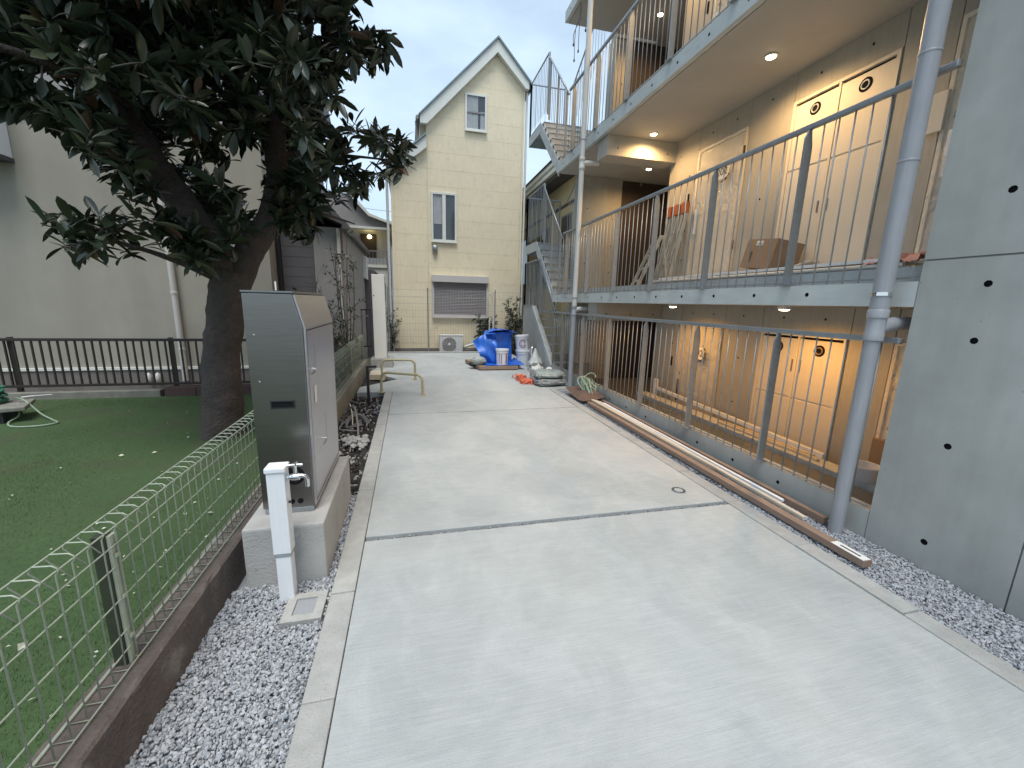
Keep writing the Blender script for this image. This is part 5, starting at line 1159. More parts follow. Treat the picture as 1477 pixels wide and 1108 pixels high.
# leaf whorls of the crown: x, y, z in centimetres and number of leaves
CROWN = '''
    -254,458,431,15 -124,519,251,10 -123,493,273,12 -262,431,194,6 -251,463,339,15 -256,463,363,10 -270,418,205,4 -123,492,259,12 -108,553,253,16 -261,430,326,13 -118,474,513,16 -263,450,438,13
    -259,437,200,7 -120,482,407,10 -124,479,363,10 -248,430,187,3 -13,443,381,15 -235,435,184,2 -266,460,419,14 -128,492,432,13 -114,491,414,12 -122,489,486,14 -112,517,247,14 -270,434,195,5
    -85,455,376,11 -252,423,188,3 -128,487,526,10 -275,431,206,5 -76,528,311,14 -102,482,373,13 -127,498,379,14 -127,476,369,13 -113,495,403,11 -238,455,355,15 -249,447,425,16 -125,469,492,15
    -245,448,362,14 -200,468,201,11 -228,462,316,11 -68,512,316,13 -257,444,424,12 -20,441,375,10 -245,447,380,11 -258,430,211,6 -246,457,452,14 -278,433,323,15 -271,463,431,16 -108,491,431,12
    -270,440,200,5 -123,488,533,12 -109,490,493,15 -255,448,199,7 -237,470,352,12 -195,462,206,11 -239,438,316,10 -134,475,416,11 -102,517,315,11 -112,493,503,11 -107,475,458,16 -76,449,368,13
    -127,465,508,15 -252,441,419,14 -250,434,212,7 -108,473,485,10 -245,418,198,7 -246,456,190,4 -256,415,187,5 -231,462,195,3 -239,438,210,3 -271,460,394,13 -244,452,291,10 -27,526,288,8
    -105,559,267,15 -120,462,506,11 -264,472,456,11 -224,458,203,6 -131,503,417,13 -241,439,305,11 -83,486,360,16 -135,492,486,12 -53,463,399,13 -123,468,369,11 -272,468,416,11 -102,484,447,12
    -14,539,305,10 -276,446,439,11 -217,470,215,14 -99,474,338,14 -125,466,462,12 -255,420,335,12 -197,445,190,13 -122,481,238,13 -272,454,386,14 -275,440,333,12 -272,450,393,11 -31,514,324,13
    -273,464,400,12 -269,445,189,4 -270,470,381,13 -42,469,387,14 -272,469,406,11 -104,496,454,14 -240,469,417,14 -275,463,411,15 -142,481,473,11 -105,506,266,14 -188,456,211,10 -275,440,450,16
    -129,463,455,11 -92,470,342,10 -236,450,422,11 -120,464,443,14 -269,426,298,13 -267,477,394,14 -252,437,374,12 -132,464,481,12 -266,477,358,10 -142,496,392,16 -123,458,519,15 -110,482,265,14
    -228,446,327,10 -271,420,342,12 -106,472,421,11 -84,516,280,11 -124,465,361,13 -103,469,471,15 -101,503,276,16 -113,465,412,13 -267,441,382,15 -88,490,350,10 -108,499,488,13 -113,522,275,14
    -270,446,363,15 -143,479,500,10 -87,477,342,14 -104,467,451,15 -48,428,375,15 -244,420,328,16 -123,472,252,15 -144,483,424,14 -60,541,294,9 -254,458,284,11 -148,495,325,14 -282,435,335,14
    -57,436,366,15 -98,488,440,12 -278,442,305,12 -137,537,260,15 -273,453,332,11 -280,443,208,5 -136,542,245,12 -273,464,468,13 -114,530,304,10 -123,538,273,14 -86,519,327,14 -279,428,342,16
    -243,482,377,14 -70,494,311,15 -114,463,382,14 -244,456,211,2 -110,479,254,13 -142,467,497,14 -262,467,294,10 -144,489,461,12 -130,513,352,16 -218,472,324,10 -228,461,386,12 -102,499,509,13
    -123,507,511,13 -119,523,280,16 -280,458,388,14 -50,424,395,11 -67,493,298,12 -282,468,456,13 -109,460,465,12 -149,480,414,15 -253,481,446,13 -274,478,430,16 -229,461,414,13 -113,460,536,14
    -135,464,355,11 -278,448,192,6 -234,475,402,10 -265,450,294,15 -234,441,279,11 -169,492,229,15 -143,466,469,12 -79,569,273,12 -39,436,413,12 -234,440,397,10 -95,470,517,13 -104,497,535,16
    -231,416,204,5 -197,450,207,15 -279,449,203,7 -50,518,278,11 -232,447,431,13 -233,443,425,15 -239,417,323,10 -232,439,357,14 -129,489,545,13 -134,548,264,12 -68,459,409,12 -150,491,418,14
    -18,528,332,11 -109,552,222,8 -139,520,278,9 -154,489,313,16 -245,406,204,4 -98,464,489,14 -249,431,383,13 -149,484,438,16 0,500,307,11 -136,504,505,13 -117,517,328,15 -122,513,431,14
    -242,432,385,11 -73,494,376,16 -226,440,342,13 -141,460,492,14 -138,529,232,11 -137,461,374,10 -222,486,206,11 -94,504,272,9 -268,484,368,11 -101,503,482,12 -259,485,448,10 -32,475,393,15
    -298,428,311,12 -95,487,319,14 -142,465,347,14 -220,445,241,14 -28,550,299,11 -150,477,494,11 -218,487,195,11 -236,466,210,4 -284,446,415,13 -147,497,449,13 -71,432,400,14 -101,481,270,15
    -164,472,227,10 -94,519,332,13 -121,539,221,12 -134,548,231,10 -124,512,490,13 -256,426,423,10 -92,436,379,14 -100,506,463,10 -142,462,382,11 -236,426,338,11 -111,468,266,15 -222,453,394,12
    -285,425,292,11 -43,435,357,11 -250,489,412,15 -279,451,339,16 -272,472,475,15 -278,428,290,10 -111,455,427,14 -249,465,211,4 -234,418,309,14 -56,442,416,14 -281,468,349,16 -238,431,442,10
    -142,519,311,16 -128,556,273,14 -91,504,375,16 -157,483,316,10 -229,453,460,13 -98,461,330,13 -112,470,242,15 -88,483,436,13 -88,487,321,12 -235,479,437,12 1,523,331,11 -236,466,469,14
    -139,459,366,12 -278,456,204,5 -155,481,382,13 -154,481,471,15 -248,475,474,13 -154,476,366,16 -226,458,447,14 -108,453,463,13 -255,426,385,11 -285,471,393,12 -283,479,433,14 -89,473,460,16
    -229,436,392,11 -131,574,247,13 -151,471,445,15 -225,476,390,15 -206,506,183,10 -72,455,414,11 -267,426,403,11 -272,487,456,11 -256,395,184,3 -294,462,447,14 -144,461,296,10 -230,406,198,5
    -43,539,335,10 -160,498,311,13 -153,493,512,15 -236,485,419,11 -247,396,194,6 -129,447,500,10 -212,450,336,13 -217,457,372,11 -231,460,470,10 -73,430,359,15 -275,485,348,13 -273,488,426,14
    -142,555,246,10 -94,508,437,15 -228,470,453,11 -294,463,457,10 -117,512,536,11 -236,439,254,14 -240,432,285,12 -119,464,229,14 -116,461,256,10 -132,453,333,11 -249,495,375,10 -178,437,187,11
    -156,482,463,15 -87,471,472,13 -271,490,360,12 -93,512,357,15 -50,488,393,16 -66,470,415,15 -114,446,472,12 -126,449,341,10 -64,537,337,13 -110,448,456,13 -222,436,356,15 -299,423,294,15
    -232,431,428,12 -160,484,351,12 -153,465,467,16 -138,452,462,11 -284,480,395,10 -107,453,410,11 -267,491,323,16 -131,451,366,11 -154,466,303,15 -86,471,431,12 -287,471,361,12 -127,548,283,11
    -288,472,386,13 -136,537,282,15 -154,511,341,16 -87,435,401,14 -295,445,334,16 -223,469,438,14 -202,426,208,9 -95,467,319,13 -288,442,392,15 -279,430,391,11 -121,447,440,14 -58,509,268,9
    -36,483,399,13 -243,422,410,14 -100,512,527,10 -230,489,396,12 -60,481,410,16 -223,443,442,11 -259,497,326,10 -181,433,191,14 -210,456,352,16 -304,438,324,13 -252,464,220,2 -89,492,255,16
    -287,428,438,10 -165,467,241,16 -70,446,342,9 -161,484,368,14 -57,528,343,11 -148,456,447,16 -144,454,425,12 -59,430,351,15 -78,507,355,15 -104,477,223,9 -240,434,257,13 -223,404,191,3
    -50,439,424,12 -201,431,214,16 -206,452,333,15 -79,542,335,9 -16,483,291,11 -221,458,458,13 -95,484,240,12 -284,428,416,10 -299,431,294,13 -187,428,195,12 -228,428,269,10 -145,559,258,11
    -25,481,315,15 -283,434,368,16 -232,398,195,5 -157,507,407,12 -240,420,421,10 -145,513,493,14 -280,460,182,6 -151,452,216,11 -288,444,350,14 -160,502,411,10 -97,449,471,14 -213,490,330,15
    -214,440,356,15 -62,455,424,14 -160,472,488,16 -160,496,452,11 -186,519,206,11 -118,527,384,14 -72,555,281,10 -122,457,221,13 -268,497,408,14 -87,469,542,11 -59,483,286,14 -41,425,423,11
    -202,487,311,13 -118,440,378,13 -202,518,217,12 -150,454,532,12 -126,443,436,16 -112,448,326,13 -269,452,275,10 -134,529,338,13 -300,451,433,15 -285,488,446,11 -289,429,424,11 -260,490,474,11
    -148,454,354,13 -275,464,282,11 -78,436,344,16 -163,444,195,10 -91,515,395,11 -99,451,415,13 -245,392,180,2 -65,447,425,12 -92,441,338,10 -119,455,237,13 -188,420,186,7 -131,577,274,12
    -101,519,500,10 -283,491,414,12 -278,489,331,14 -129,438,510,15 -98,469,241,10 -151,450,503,12 -107,553,312,10 -95,516,483,10 -209,432,302,11 -239,390,194,7 -210,468,388,11 -275,496,457,12
    -202,447,324,10 -267,500,416,12 -127,546,301,14 -123,438,368,10 -237,424,280,10 -286,491,452,13 -136,448,304,13 -181,423,180,10 -252,439,491,10 -79,464,505,12 -256,406,279,8 -126,516,545,12
    -166,494,411,10 -150,454,319,12 -231,420,370,16 -219,432,402,13 -31,476,309,13 -140,533,318,15 -98,525,352,10 -116,526,469,16 -237,400,343,13 -131,439,465,16 -293,458,216,4 -112,431,368,11
    -298,457,376,13 -98,481,560,12 -182,423,193,12 -190,462,302,12 -298,446,295,12 -152,513,510,12 -266,494,473,15 -77,474,443,10 -160,506,475,11 -198,416,205,11 -180,428,199,16 -224,459,477,15
    -76,509,391,11 -285,491,360,13 -136,447,291,9 -219,438,461,12 -146,450,310,13 -77,468,479,16 -225,424,417,14 -75,478,475,13 -108,531,354,13 -151,450,444,16 -298,459,208,4 -207,461,382,11
    -121,441,393,15 -90,447,495,10 -295,466,347,14 -297,449,369,13 -38,485,276,14 -280,494,343,10 -298,469,378,12 -109,522,537,13 -139,585,241,12 -283,422,393,15 -308,447,318,14 -86,506,540,14
    -302,472,426,16 -115,532,413,16 -187,470,302,10 -305,448,306,12 -298,455,299,10 -140,441,435,11 -168,482,457,11 -141,441,448,12 -84,513,438,11 -151,560,263,12 -248,412,373,14 -118,536,347,11
    -205,439,347,11 -272,503,389,13 -277,480,276,13 -143,523,501,13 -137,439,449,14 -276,443,494,12 -106,460,221,12 -94,441,495,13 -199,481,332,10 -300,479,464,16 -125,481,568,12 -293,465,188,4
    -46,425,430,12 -168,472,510,13 -159,521,349,15 -294,482,354,12 -129,437,438,12 -301,446,393,11 -49,482,276,9 -139,441,356,16 -176,517,256,12 -207,479,372,14 -199,478,338,10 -262,494,480,13
    -197,460,342,14 -110,438,423,16 -296,437,366,16 -136,551,291,14 -83,513,514,10 -292,492,422,16 -130,433,475,12 -309,460,455,12 -86,455,317,12 -190,517,256,11 -139,540,317,10 -148,520,529,13
    -246,422,270,15 -299,430,420,16 -188,524,227,15 -63,470,293,11 -170,486,466,15 -224,423,247,10 -209,482,388,14 -71,483,529,15 -128,537,368,15 -211,430,365,11 -213,461,465,12 -215,492,385,11
    -303,481,452,12 -304,456,389,12 -200,464,363,12 -216,411,328,12 -141,531,439,15 -301,455,341,16 -60,425,428,15 -210,439,427,16 -298,486,403,14 -136,437,417,16 -159,510,532,15 -149,526,443,10
    -236,411,424,11 -35,498,395,11 -128,525,544,13 -70,491,449,14 -216,427,433,13 -117,427,373,10 -295,429,391,10 -260,405,461,11 -111,434,429,14 -316,433,339,16 -167,461,348,10 -226,515,199,12
    -168,466,444,10 -205,440,386,14 -220,419,387,11 -54,575,288,12 -162,455,357,12 -294,491,394,15 -231,387,182,3 -149,442,401,13 -173,469,306,15 -206,527,242,14 -206,449,428,16 -57,430,434,14
    -201,471,367,11 -69,486,488,13 -73,432,334,13 -224,393,321,14 -225,414,383,10 -174,491,380,11 -304,474,472,12 -107,432,466,10 -166,454,470,14 -208,450,453,15 -86,524,440,13 -106,531,520,10
    -230,418,256,11 -213,427,421,11 -72,458,512,14 -235,382,188,4 -99,453,243,11 -216,392,198,6 -131,542,333,11 -247,423,491,14 -199,503,311,10 -95,453,259,16 -55,507,399,14 -123,431,428,11
    -174,482,442,13 -141,439,311,16 -232,415,269,10 -243,520,305,10 -172,465,395,15 -219,392,208,4 -298,430,369,10 -244,519,272,14 -171,517,331,16 -254,512,413,14 -310,455,408,11 -284,504,389,15
    -176,484,424,11 -206,516,291,16 -173,457,284,12 -86,426,421,14 -75,513,408,10 -309,473,414,10 -72,507,444,16 -291,498,366,15 -160,446,458,13 -79,520,410,13 -252,509,457,10 -190,441,314,10
    -56,478,269,12 -315,449,309,14 -313,452,426,16 -197,458,376,15 -105,426,337,16 -191,484,328,15 -83,405,390,16 -223,387,185,4 -302,422,423,16 -135,432,410,10 -234,507,435,16 -128,444,562,15
    -89,530,410,12 -163,518,483,16 -162,444,479,14 -306,471,354,16 -43,506,397,13 -196,448,368,14 -295,497,377,13 -312,448,345,10 -200,475,395,15 -213,488,446,16 -86,438,456,15 -175,493,503,12
    -265,515,295,10 -331,424,329,16 -316,464,454,14 -203,419,311,12 -223,515,335,16 -268,402,470,14 -174,462,467,11 -287,499,317,13 -89,572,315,12 -314,442,431,12 -87,461,238,8 -274,512,345,11
    -69,459,479,13 -141,478,574,15 -188,469,342,10 -173,444,279,10 -205,431,424,10 -80,415,421,14 -126,562,303,11 -189,463,346,12 -151,525,539,14 -152,539,345,12 -77,459,282,11 -124,547,344,10
    -308,432,408,14 -69,505,533,11 -157,537,341,10 -294,498,471,12 -203,448,462,13 -67,461,466,16 -199,525,273,14 -175,460,317,13 -167,447,272,9 -255,518,342,14 -113,442,565,10 -312,443,404,10
    -192,461,365,16 -267,460,508,12 -235,520,334,12 -78,431,327,10 -261,519,330,13 -220,383,197,5 -210,420,422,10 -210,531,262,13 -165,446,312,11 -275,514,376,10 -113,561,330,12 -197,534,241,10
    -165,442,530,10 -143,427,466,14 -36,565,346,15 -236,401,402,15 -166,445,401,10 -200,482,408,12 -199,444,440,16 -115,423,450,14 -204,424,399,12 -132,431,293,12 -130,426,399,14 -233,374,199,6
    -257,439,509,11 -96,526,551,14 -236,408,270,14 -93,533,532,12 -65,504,528,13 -202,395,209,4 -216,408,270,14 -270,437,507,15 -199,475,429,15 -201,513,317,13 -61,430,442,14 -186,448,343,15
    -178,500,521,15 -204,434,462,16 -174,453,341,12 -197,494,352,11 -175,454,325,13 -91,430,443,11 -29,459,308,13 -61,464,529,15 -60,472,446,15 -227,404,461,12 -128,548,409,11 -78,436,488,16
    -102,546,361,14 -254,521,370,16 -87,440,553,15 -105,573,313,12 -29,455,449,9 -307,490,380,16 -155,590,247,11 -139,558,311,16 -202,476,459,10 -202,432,449,13 -65,510,505,12 -129,565,308,16
    -88,428,323,10 -143,546,405,15 -194,422,324,12 -61,438,446,16 -87,412,343,15 -273,504,487,13 -76,529,386,15 -90,444,270,11 -177,456,429,13 -126,551,355,13 -143,601,276,11 -114,418,515,12
    -321,468,462,10 -66,514,435,8 -199,441,452,11 -58,483,528,10 -63,455,491,11 -225,371,322,15 -171,447,373,16 -220,531,280,14 -230,384,355,13 -185,504,344,14 -321,450,426,10 -206,467,480,11
    -255,516,467,13 -195,395,205,4 -169,525,451,15 -66,516,425,16 -106,419,412,11 -319,481,452,11 -136,545,448,11 -76,394,400,10 -226,375,189,7 -236,407,257,11 -270,395,418,13 -218,499,469,15
    -122,418,469,13 -151,536,516,14 -255,525,260,15 -285,432,504,15 -172,446,333,12 -175,450,445,14 -188,462,375,11 -136,425,330,12 -182,541,240,12 -332,432,342,14 -114,412,358,14 -145,424,457,15
    -56,477,515,11 -305,494,353,12 -101,542,487,13 -36,461,451,16 -165,438,271,14 -316,442,384,10 -75,450,305,12 -209,492,464,12 -180,455,336,12 -290,513,429,12 -328,447,309,15 -135,548,432,11
    -187,429,326,12 -185,451,357,12 -210,475,487,16 -210,413,442,11 -168,440,337,16 -194,542,220,11 -198,457,471,12 -165,431,523,14 -285,508,481,13 -304,406,457,10 -57,499,491,14 -295,512,455,13
    -145,545,455,14 -258,526,362,13 -86,541,408,15 -179,512,484,11 -162,540,418,11 -260,527,324,15 -55,425,323,12 -156,548,338,16 -192,421,341,15 -98,546,459,16 -209,514,351,14 -333,443,322,14
    -246,420,505,14 -259,518,474,16 -316,437,375,14 -172,531,413,14 -103,418,462,13 -181,455,457,16 -171,441,370,12 -158,429,383,14 -195,419,351,16 -99,399,377,12 -291,510,328,14 -239,534,308,13
    -187,438,364,15 -46,441,454,15 -150,422,201,11 -62,516,475,10 -79,443,282,11 -78,442,305,15 -89,423,456,10 -185,462,534,16 -75,449,274,13 -268,522,461,13 -319,444,369,12 -114,406,367,16
    -339,422,285,15 -239,538,256,15 -86,441,257,13 -332,429,281,11 -188,470,433,13 -68,549,367,9 -176,428,299,16 -260,531,315,10 -297,512,370,14 -168,539,382,11 -191,491,420,15 -52,493,519,12
    -210,390,341,16 -144,420,399,10 -215,392,353,13 -123,431,569,11 -65,521,533,15 -188,497,509,10 -338,439,307,11 -94,572,343,16 0,577,340,12 -303,496,306,13 -221,382,284,15 -216,372,313,14
    -199,421,454,12 -94,449,578,16 -323,440,405,11 -127,421,307,15 -203,503,425,16 -335,442,298,13 -163,430,329,15 -203,497,453,14 -229,521,435,16 -203,510,370,11 -180,445,394,12 -325,465,315,13
    -147,420,355,13 -166,539,438,14 -203,438,489,16 -131,537,562,12 -325,461,338,14 -320,467,344,13 -233,539,277,13 -187,505,515,16 -199,408,352,10 -201,392,228,10 -294,514,473,15 -230,391,373,13
    -192,472,482,10 -82,542,470,13 -66,484,567,11 -64,423,450,12 -186,420,337,10 -298,515,405,14 -170,433,395,13 -325,451,375,15 -50,468,463,11 -148,420,220,12 -50,496,485,12 -17,448,297,11
    -187,415,317,15 -69,514,558,12 -293,520,412,15 -113,407,405,16 -156,551,407,16 -186,429,370,10 -158,426,291,16 -162,425,397,16 -287,521,465,16 -133,564,337,11 -217,363,321,13 -57,448,464,12
    -185,449,451,16 -291,515,290,13 -167,587,233,13 -184,447,460,10 -235,544,242,10 -48,489,478,13 -128,586,313,12 -47,472,508,14 -180,561,239,15 -48,489,527,15 -322,483,477,12 -299,517,419,13
    -160,548,429,13 -318,490,355,10 -105,399,354,16 -172,433,314,15 -330,475,438,15 -141,549,537,11 -127,558,443,13 -105,411,445,15 -142,556,431,14 -333,471,451,16 -180,439,400,15 -45,454,461,10
    -51,450,518,16 -60,524,486,11 -242,540,218,12 -105,398,404,15 -137,588,310,14 -255,539,289,12 -200,501,450,16 -160,420,459,13 -187,413,334,14 -168,426,411,10 -191,521,347,14 -68,430,461,13
    -117,399,367,16 -51,455,482,16 -120,562,400,12 -46,468,488,12 -138,412,416,16 -131,415,310,16 -73,540,501,14 -66,530,538,13 -180,538,356,10 -217,514,470,10 -195,410,389,14 -167,394,180,14
    -138,566,334,16 -334,449,425,14 -337,456,316,11 -325,482,368,10 -182,534,375,14 -183,421,354,16 -264,514,499,10 -332,463,407,16 -148,414,339,14 -150,562,332,12 -196,396,303,16 -115,546,558,16
    -215,392,374,10 -49,451,504,16 -42,461,463,13 -84,403,329,15 -318,486,309,10 -105,409,436,13 -176,420,312,12 -80,503,582,12 -46,503,491,16 -49,454,464,11 -308,503,307,14 -153,415,378,13
    -101,541,564,12 -335,472,461,15 -37,481,457,13 -185,525,490,11 -216,551,258,12 -192,416,437,10 -220,389,392,10 -75,420,457,13 -190,412,377,13 -129,406,458,11 -209,514,457,13 -71,542,469,12
    -287,529,386,13 -205,381,343,11 -53,521,504,13 -165,423,317,15 -72,435,297,11 -134,406,382,11 -180,540,370,10 -126,400,370,15 -234,501,509,10 -180,432,430,10 -158,411,505,13 -331,469,307,15
    -334,438,473,13 -193,411,431,14 -277,534,292,16 -336,451,415,10 -212,501,495,12 -167,421,377,11 -168,416,290,14 -167,589,282,11 -95,551,546,14 -158,415,400,14 -68,440,274,12 -220,554,252,13
    -129,417,568,11 -330,475,362,16 -332,490,450,15 -197,555,231,15 -158,561,347,11 -196,519,408,13 -333,451,375,13 -210,392,427,10 -52,506,555,11 -101,403,326,16 -334,445,392,16 -193,554,250,12
    -306,520,411,10 -141,407,377,15 -107,409,315,10 -340,464,455,13 -29,448,469,12 -290,523,484,12 -173,554,332,10 -130,411,291,14 -139,567,362,12 -49,443,501,11 -69,522,567,12 -158,423,563,13
    -295,528,400,13 -86,410,466,12 -196,392,345,11 -144,406,446,15 -50,455,257,10 -128,402,450,16 -60,538,462,11 -191,530,421,11 -217,538,343,13 -128,586,323,15 -319,495,322,16 -336,471,404,14
    -265,527,489,12 -3,442,288,11 -88,377,386,12 -247,544,335,15 -208,368,293,10 -84,552,538,13 -301,526,387,15 -59,427,480,14 -269,540,383,11 -309,510,488,14 -118,398,485,11 -144,405,350,12
    -154,593,303,16 -302,510,496,10 -71,491,586,10 -54,433,477,14 -340,477,457,13 -66,452,577,10 -314,505,490,15 -266,544,315,15 -185,537,450,12 -148,411,282,15 -203,369,325,14 -200,504,512,15
    -330,488,352,15 -208,389,419,13 -129,562,534,12 -202,370,316,12 -184,519,557,13 -187,410,425,14 -129,397,493,10 -268,504,518,11 -185,415,437,11 -156,558,496,16 -146,584,316,14 -299,530,456,14
    -180,420,416,13 -216,383,375,16 -7,441,280,11 -111,400,450,16 -297,470,525,16 -166,546,548,14 -184,409,380,16 -223,559,237,12 -183,424,496,15 -122,406,309,15 -212,347,300,16 -145,601,312,15
    -343,470,438,13 -179,415,367,15 -342,457,417,16 -229,408,514,14 -61,420,465,14 -107,390,413,12 -339,444,366,14 -338,466,370,12 -243,552,273,15 -254,525,500,12 -35,475,468,11 -336,482,391,14
    -174,403,292,13 -223,494,517,14 -162,411,357,10 -317,505,306,13 -157,407,426,13 -187,408,445,12 -50,521,549,10 -144,569,418,11 -317,514,477,11 -141,402,415,13 -136,397,368,13 -113,416,578,12
    -337,480,382,14 -106,571,411,13 -191,398,374,14 -189,429,528,11 -306,520,485,13 -92,559,544,11 -78,392,324,11 -127,394,528,16 -142,565,496,10 -342,482,464,10 -326,406,405,11 -251,534,487,10
    -211,380,268,16 -189,401,415,14 -76,545,559,13 -195,527,488,13 -331,501,390,10 -322,513,475,14 -119,387,389,16 -82,374,355,11 -180,417,445,11 -236,559,256,12 -325,508,479,15 -171,411,327,13
    -202,387,374,10 -62,538,553,11 -336,500,449,13 -73,424,276,13 -163,408,333,12 -284,542,323,12 -170,412,363,13 -94,379,415,10 -69,530,573,13 -164,558,506,11 -115,400,558,15 -194,377,339,13
    -265,404,523,14 -276,545,377,16 -153,402,360,14 -158,404,388,11 -203,469,553,12 -341,472,336,14 -340,479,375,16 -275,495,529,16 -31,490,528,15 -154,403,382,12 -229,546,373,15 -81,368,404,14
    -218,564,255,10 -142,576,358,10 -353,454,305,15 -179,549,499,12 -268,551,293,12 -200,562,264,11 -338,489,379,16 -295,490,526,16 -99,501,605,16 -91,545,575,12 -175,403,335,11 -217,511,507,16
    -82,408,304,13 -52,518,566,11 -19,530,417,10 -87,396,316,16 -142,396,444,16 -28,430,296,13 -53,404,467,14 -168,399,282,14 -322,522,439,10 -208,357,350,10 -344,489,433,11 -150,399,371,13
    -70,405,463,11 -162,406,291,10 -261,368,480,12 -120,387,344,10 -304,533,340,16 -172,555,532,16 -174,486,594,11 -335,509,438,13 -248,558,284,12 -318,527,458,11 -227,529,495,15 -318,390,406,12
    -138,397,324,10 -350,477,442,13 -347,463,348,13 -101,372,392,13 -348,471,415,11 -113,575,474,12 -305,437,529,11 -28,473,487,16 -192,376,347,12 -281,546,279,15 -29,462,526,14 -89,405,566,16
    -143,600,325,15 -327,516,378,10 -195,375,244,14 -192,578,224,12 -59,551,519,15 -262,554,331,11 -117,584,358,10 -291,545,428,13 -178,392,302,14 -347,469,389,11 -294,370,419,15 -96,571,525,13
    -248,553,389,13 -261,556,271,11 -230,567,248,16 -355,462,315,16 6,439,483,11 -216,372,397,13 -10,431,273,9 -27,465,511,10 -158,398,374,13 -185,393,402,16 -283,550,306,14 -256,555,359,12
    -104,575,498,13 -147,564,559,13 -120,554,581,15 -347,477,324,13 -273,555,291,13 -230,551,411,10 -104,385,432,13 -108,577,481,11 -111,373,392,16 -33,515,544,15 -185,391,389,11 -352,484,453,15
    -169,401,440,15 15,453,483,15 -185,390,396,10 -153,394,410,13 -161,395,461,15 -326,526,445,11 -144,595,330,14 -251,549,474,15 -334,514,390,15 -361,445,286,14 -277,554,342,15 -304,371,472,12
    -164,560,556,15 -172,391,310,13 -25,504,497,10 -288,551,311,13 -145,389,379,10 -187,391,457,14 -145,582,369,16 -190,598,233,14 -131,388,409,11 -223,535,495,15 -272,364,484,11 -284,449,545,16
    -26,452,492,10 -210,529,492,11 -152,393,336,15 -334,501,315,16 -102,365,387,14 -184,549,552,12 -201,536,528,15 -346,493,387,13 -339,515,446,16 -57,556,505,12 -346,413,417,13 -272,556,405,11
    -147,390,389,16 -58,540,569,10 -161,397,296,15 -195,549,465,14 -201,424,535,13 -232,567,292,13 -340,513,459,15 -104,432,606,14 -54,530,575,13 -169,574,377,16 -93,521,607,12 -344,407,419,14
    -166,393,303,16 -170,398,412,16 -115,380,336,15 -208,527,529,16 -265,559,233,9 -82,518,605,14 -248,541,500,14 -183,554,545,11 -293,419,537,15 -314,533,313,13 -213,522,509,14 -49,551,508,12
    -191,380,379,12 -152,395,287,16 -336,521,439,15 -172,570,460,16 -147,388,423,14 -205,357,242,6 -350,492,402,14 -343,496,337,12 -242,533,512,11 -323,534,446,16 -84,525,603,15 -184,385,377,16
    -193,372,365,16 -336,523,449,13 -51,553,534,13 -164,432,598,13 -213,577,228,12 -57,507,596,10 -24,505,540,10 -349,484,344,15 -307,542,327,16 -279,358,410,11 -353,470,361,14 -48,550,538,12
    -286,539,503,15 -63,351,415,11 -33,533,518,16 -23,390,479,13 -319,539,447,13 -233,533,511,10 -141,583,468,11 -289,548,482,16 -189,556,518,16 -119,375,409,15 -173,392,498,14 -160,580,432,15
    -203,369,394,14 -337,517,364,16 -232,518,527,11 -358,475,417,16 -305,547,460,10 -260,384,524,12 -176,390,383,15 -109,375,333,15 -189,378,412,10 -222,430,543,16 -117,376,419,10 -189,355,298,11
    -233,571,285,14 -164,575,510,12 -88,355,367,12 -188,378,389,11 -139,383,419,11 -72,577,422,13 -91,406,587,12 -44,546,547,12 -346,514,431,15 -247,566,339,13 -144,383,392,10 -147,581,526,11
    -35,541,533,10 -102,358,385,13 -35,546,429,15 -242,537,514,10 -363,469,315,10 -241,526,526,13 -226,540,502,15 -351,494,361,15 -18,457,529,12 -160,588,340,12 -197,561,424,13 -334,519,324,16
    -357,493,428,16 -264,565,346,15 -245,566,347,11 -254,565,369,14 11,464,491,14 -357,477,365,15 -216,492,563,14 -365,466,331,12 -180,413,577,12 -358,482,392,10 -50,558,538,13 -230,578,267,16
    -190,559,536,16 -168,390,416,15 -161,386,419,14 -311,544,299,10 -224,580,213,16 -184,371,361,12 -357,495,415,12 -272,537,518,16 -351,507,406,16 -53,560,547,15 -176,384,405,12 -323,529,496,12
    -73,567,562,11 -263,560,476,10 -218,554,459,14 -34,422,548,12 -68,575,526,10 -152,381,368,12 -90,558,589,14 -85,375,455,13 -42,556,494,12 -69,385,516,11 -28,518,563,15 -356,506,452,10
    -285,359,494,12 -217,528,535,11 -167,560,577,10 -186,375,444,14 -328,540,463,13 -290,553,487,14 -20,437,504,15 -294,560,314,14 -344,524,459,11 -190,370,404,10 -38,541,559,14 -354,491,329,11
    -284,565,294,16 -120,372,422,10 -122,592,481,14 -82,362,326,14 -287,351,472,15 -164,383,426,15 -367,428,449,11 -199,396,521,13 -216,565,359,11 -211,562,368,14 -88,378,548,16 -96,362,333,16
    -51,560,555,12 -204,527,575,11 -137,607,347,11 -365,476,334,13 -192,335,284,13 -267,573,310,15 -207,479,589,14 -11,468,539,14 -131,598,377,16 -356,491,313,15 -143,373,380,10 -121,420,614,16
    -61,557,575,10 -266,544,517,15 -155,383,286,10 -118,373,433,14 -367,474,478,14 -214,558,444,13 -362,409,442,14 -34,553,528,15 -371,470,322,12 -238,564,469,14 -35,553,536,14 -238,550,507,11
    -335,538,401,10 -340,521,316,9 -338,532,480,11 -209,527,572,13 -34,540,563,11 -87,372,536,16 -135,366,368,10 -290,565,454,14 -194,485,607,10 -184,368,398,13 -52,476,612,16 -284,566,255,3
    -261,551,513,12 -304,562,390,10 -177,381,502,14 -257,567,476,11 -196,547,574,13 -41,407,560,16 -188,364,393,12 -349,529,451,13 -92,353,430,10 -32,560,422,12 -187,386,517,10 -148,372,425,15
